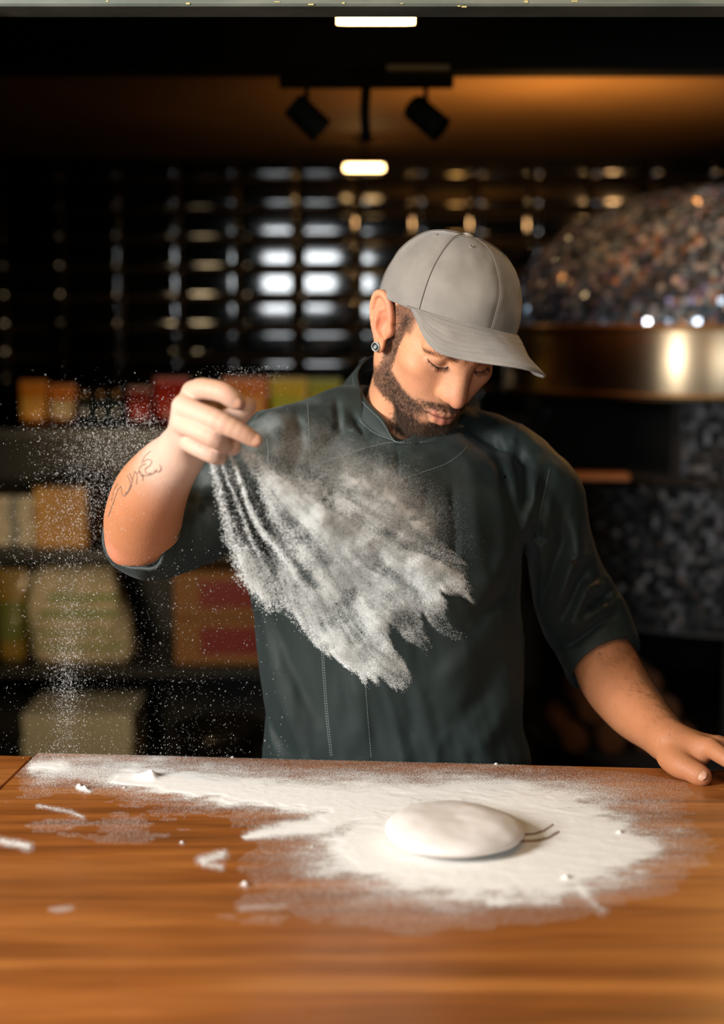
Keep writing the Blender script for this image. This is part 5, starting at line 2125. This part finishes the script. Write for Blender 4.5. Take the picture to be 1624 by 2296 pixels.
# streams from the hand
Ds = np.zeros_like(Dm)
for pts, w0, w1, a_ in (([(478, 1035), (487, 1085), (502, 1140), (521, 1215), (548, 1285), (606, 1352)], 5, 17, .95),
                        ([(492, 1022), (505, 1065), (527, 1115), (548, 1165), (566, 1215), (600, 1285)], 2.2, 6, .85),
                        ([(516, 1022), (541, 1080), (556, 1135), (594, 1198), (645, 1262), (700, 1340)], 3.5, 7.5, 1.9),
                        ([(548, 1012), (585, 1080), (610, 1150), (655, 1215), (700, 1265)], 5, 16, .8),
                        ([(560, 1015), (620, 1075), (700, 1145), (790, 1225)], 5, 22, .8),
                        ([(530, 1210), (570, 1270), (640, 1345), (690, 1395)], 10, 18, .45)):
    d_, t_ = seg_d(gx + (vnoise(gx / 22, gy / 22, 0, 98) - .5) * 7, gy, pts)
    w_ = w0 + (w1 - w0) * t_
    Ds += a_ * np.exp(-(d_ / w_) ** 2) * (.35 + 1.2 * vnoise(gx / 5, gy / 5, 0, 99))
Dfine = Dm


def sample(D, n):
    p = np.clip(D, 0, None).ravel()
    c_ = np.cumsum(p)
    i = np.searchsorted(c_, RNG.uniform(0, c_[-1], n))
    i = np.clip(i, 0, p.size - 1)
    return gx.ravel()[i] + RNG.uniform(-.6, .6, n), gy.ravel()[i] + RNG.uniform(-.6, .6, n)


def depth(px, py):
    r = np.hypot(px - O_[0], py - O_[1])
    return 1.625 + .00022 * r + (fbm(px / 60, py / 60, 0, 3, 101) - .5) * .05


flour_m = mat('flour_grain', (.92, .94, .93, 1), .9, spec=.1)
_nt = flour_m.node_tree                          # flour grains let some light through
_tr = _nt.nodes.new('ShaderNodeBsdfTranslucent')
_tr.inputs[0].default_value = (.92, .94, .93, 1)
_mx = _nt.nodes.new('ShaderNodeMixShader')
_mx.inputs[0].default_value = .42
_nt.links.new(_nt.nodes['Principled BSDF'].outputs[0], _mx.inputs[1])
_nt.links.new(_tr.outputs[0], _mx.inputs[2])
_nt.links.new(_mx.outputs[0], _nt.nodes['Material Output'].inputs[0])
cloud = thing('flour_cloud', 'burst of white flour flying from the raised hand across the jacket', 'flour', tuple(at(560, 1020, 1.63)))
cloud['kind'] = 'stuff'
px, py = sample(haze, 150000)
y_ = depth(px, py) + RNG.normal(0, .018, len(px))
V, F = flakes(at_v(px, py, y_), RNG.uniform(.00016, .00028, len(px)))
part('haze_dust', V, F, flour_m, cloud, smooth=False, kind='stuff')
px, py = sample(Dfine, 820000)
y_ = depth(px, py) + RNG.normal(0, .014, len(px))
V, F = flakes(at_v(px, py, y_), RNG.uniform(.00026, .00054, len(px)))
part('fine_dust', V, F, flour_m, cloud, smooth=False, kind='stuff')
px, py = sample(Ds, 26000)
y_ = depth(px, py) - .006 + RNG.normal(0, .004, len(px))
V, F = tetras(at_v(px, py, y_), .00035 + .00065 * RNG.uniform(0, 1, len(px)) ** 3)
part('grain', V, F, flour_m, cloud, smooth=False, kind='stuff')
edge_ = Dm * (sstep(.80, .97, s_) + .25 * sstep(.5, .7, cl)) * (TH_ > 30)
px, py = sample(edge_, 22000)
y_ = depth(px, py) + RNG.normal(0, .010, len(px))
V, F = tetras(at_v(px, py, y_), .00035 + .0006 * RNG.uniform(0, 1, len(px)) ** 3)
part('grain', V, F, flour_m, cloud, smooth=False, kind='stuff')

# specks drifting down at the left
def scatter(n, cx_, cy_, sx, sy, rot=0):
    a = math.radians(rot)
    u, v = RNG.normal(0, sx, n), RNG.normal(0, sy, n)
    return cx_ + u * math.cos(a) - v * math.sin(a), cy_ + u * math.sin(a) + v * math.cos(a)


sets = [(3600, 285, 985, 70, 45, -25), (2600, 215, 1080, 55, 60, 0), (900, 160, 960, 60, 50, 0), (1500, 160, 1170, 60, 70, 0), (500, 80, 1230, 55, 50, 0), (1700, 165, 1360, 45, 120, 0),
        (3200, 150, 1540, 20, 120, 2), (1500, 170, 1480, 90, 120, 0), (1300, 420, 1540, 120, 120, 0), (600, 560, 830, 60, 30, 0), (500, 440, 1340, 90, 70, 0), (500, 300, 1680, 190, 18, 0)]
X_, Y_ = [np.concatenate(v) for v in zip(*[scatter(*s) for s in sets])]
ok = (Y_ < 1705) & (Y_ > 820) & (X_ > -40) & (X_ < 650)
X_, Y_ = X_[ok], Y_[ok]
y_ = RNG.uniform(1.64, 1.84, len(X_))
P = at_v(X_, Y_, y_)
P = P[P[:, 2] > .905]
r = .00018 + .00042 * RNG.uniform(0, 1, len(P)) ** 5
V, F = tetras(P, r)
V = V.reshape(-1, 4, 3)
V[:, :, 2] = P[:, None, 2] + (V[:, :, 2] - P[:, None, 2]) * 1.7
o = part('drifting_specks', V.reshape(-1, 3), F, flour_m, None, smooth=False, kind='stuff')
tag(o, 'fine flour specks drifting down left of the raised forearm', 'flour')
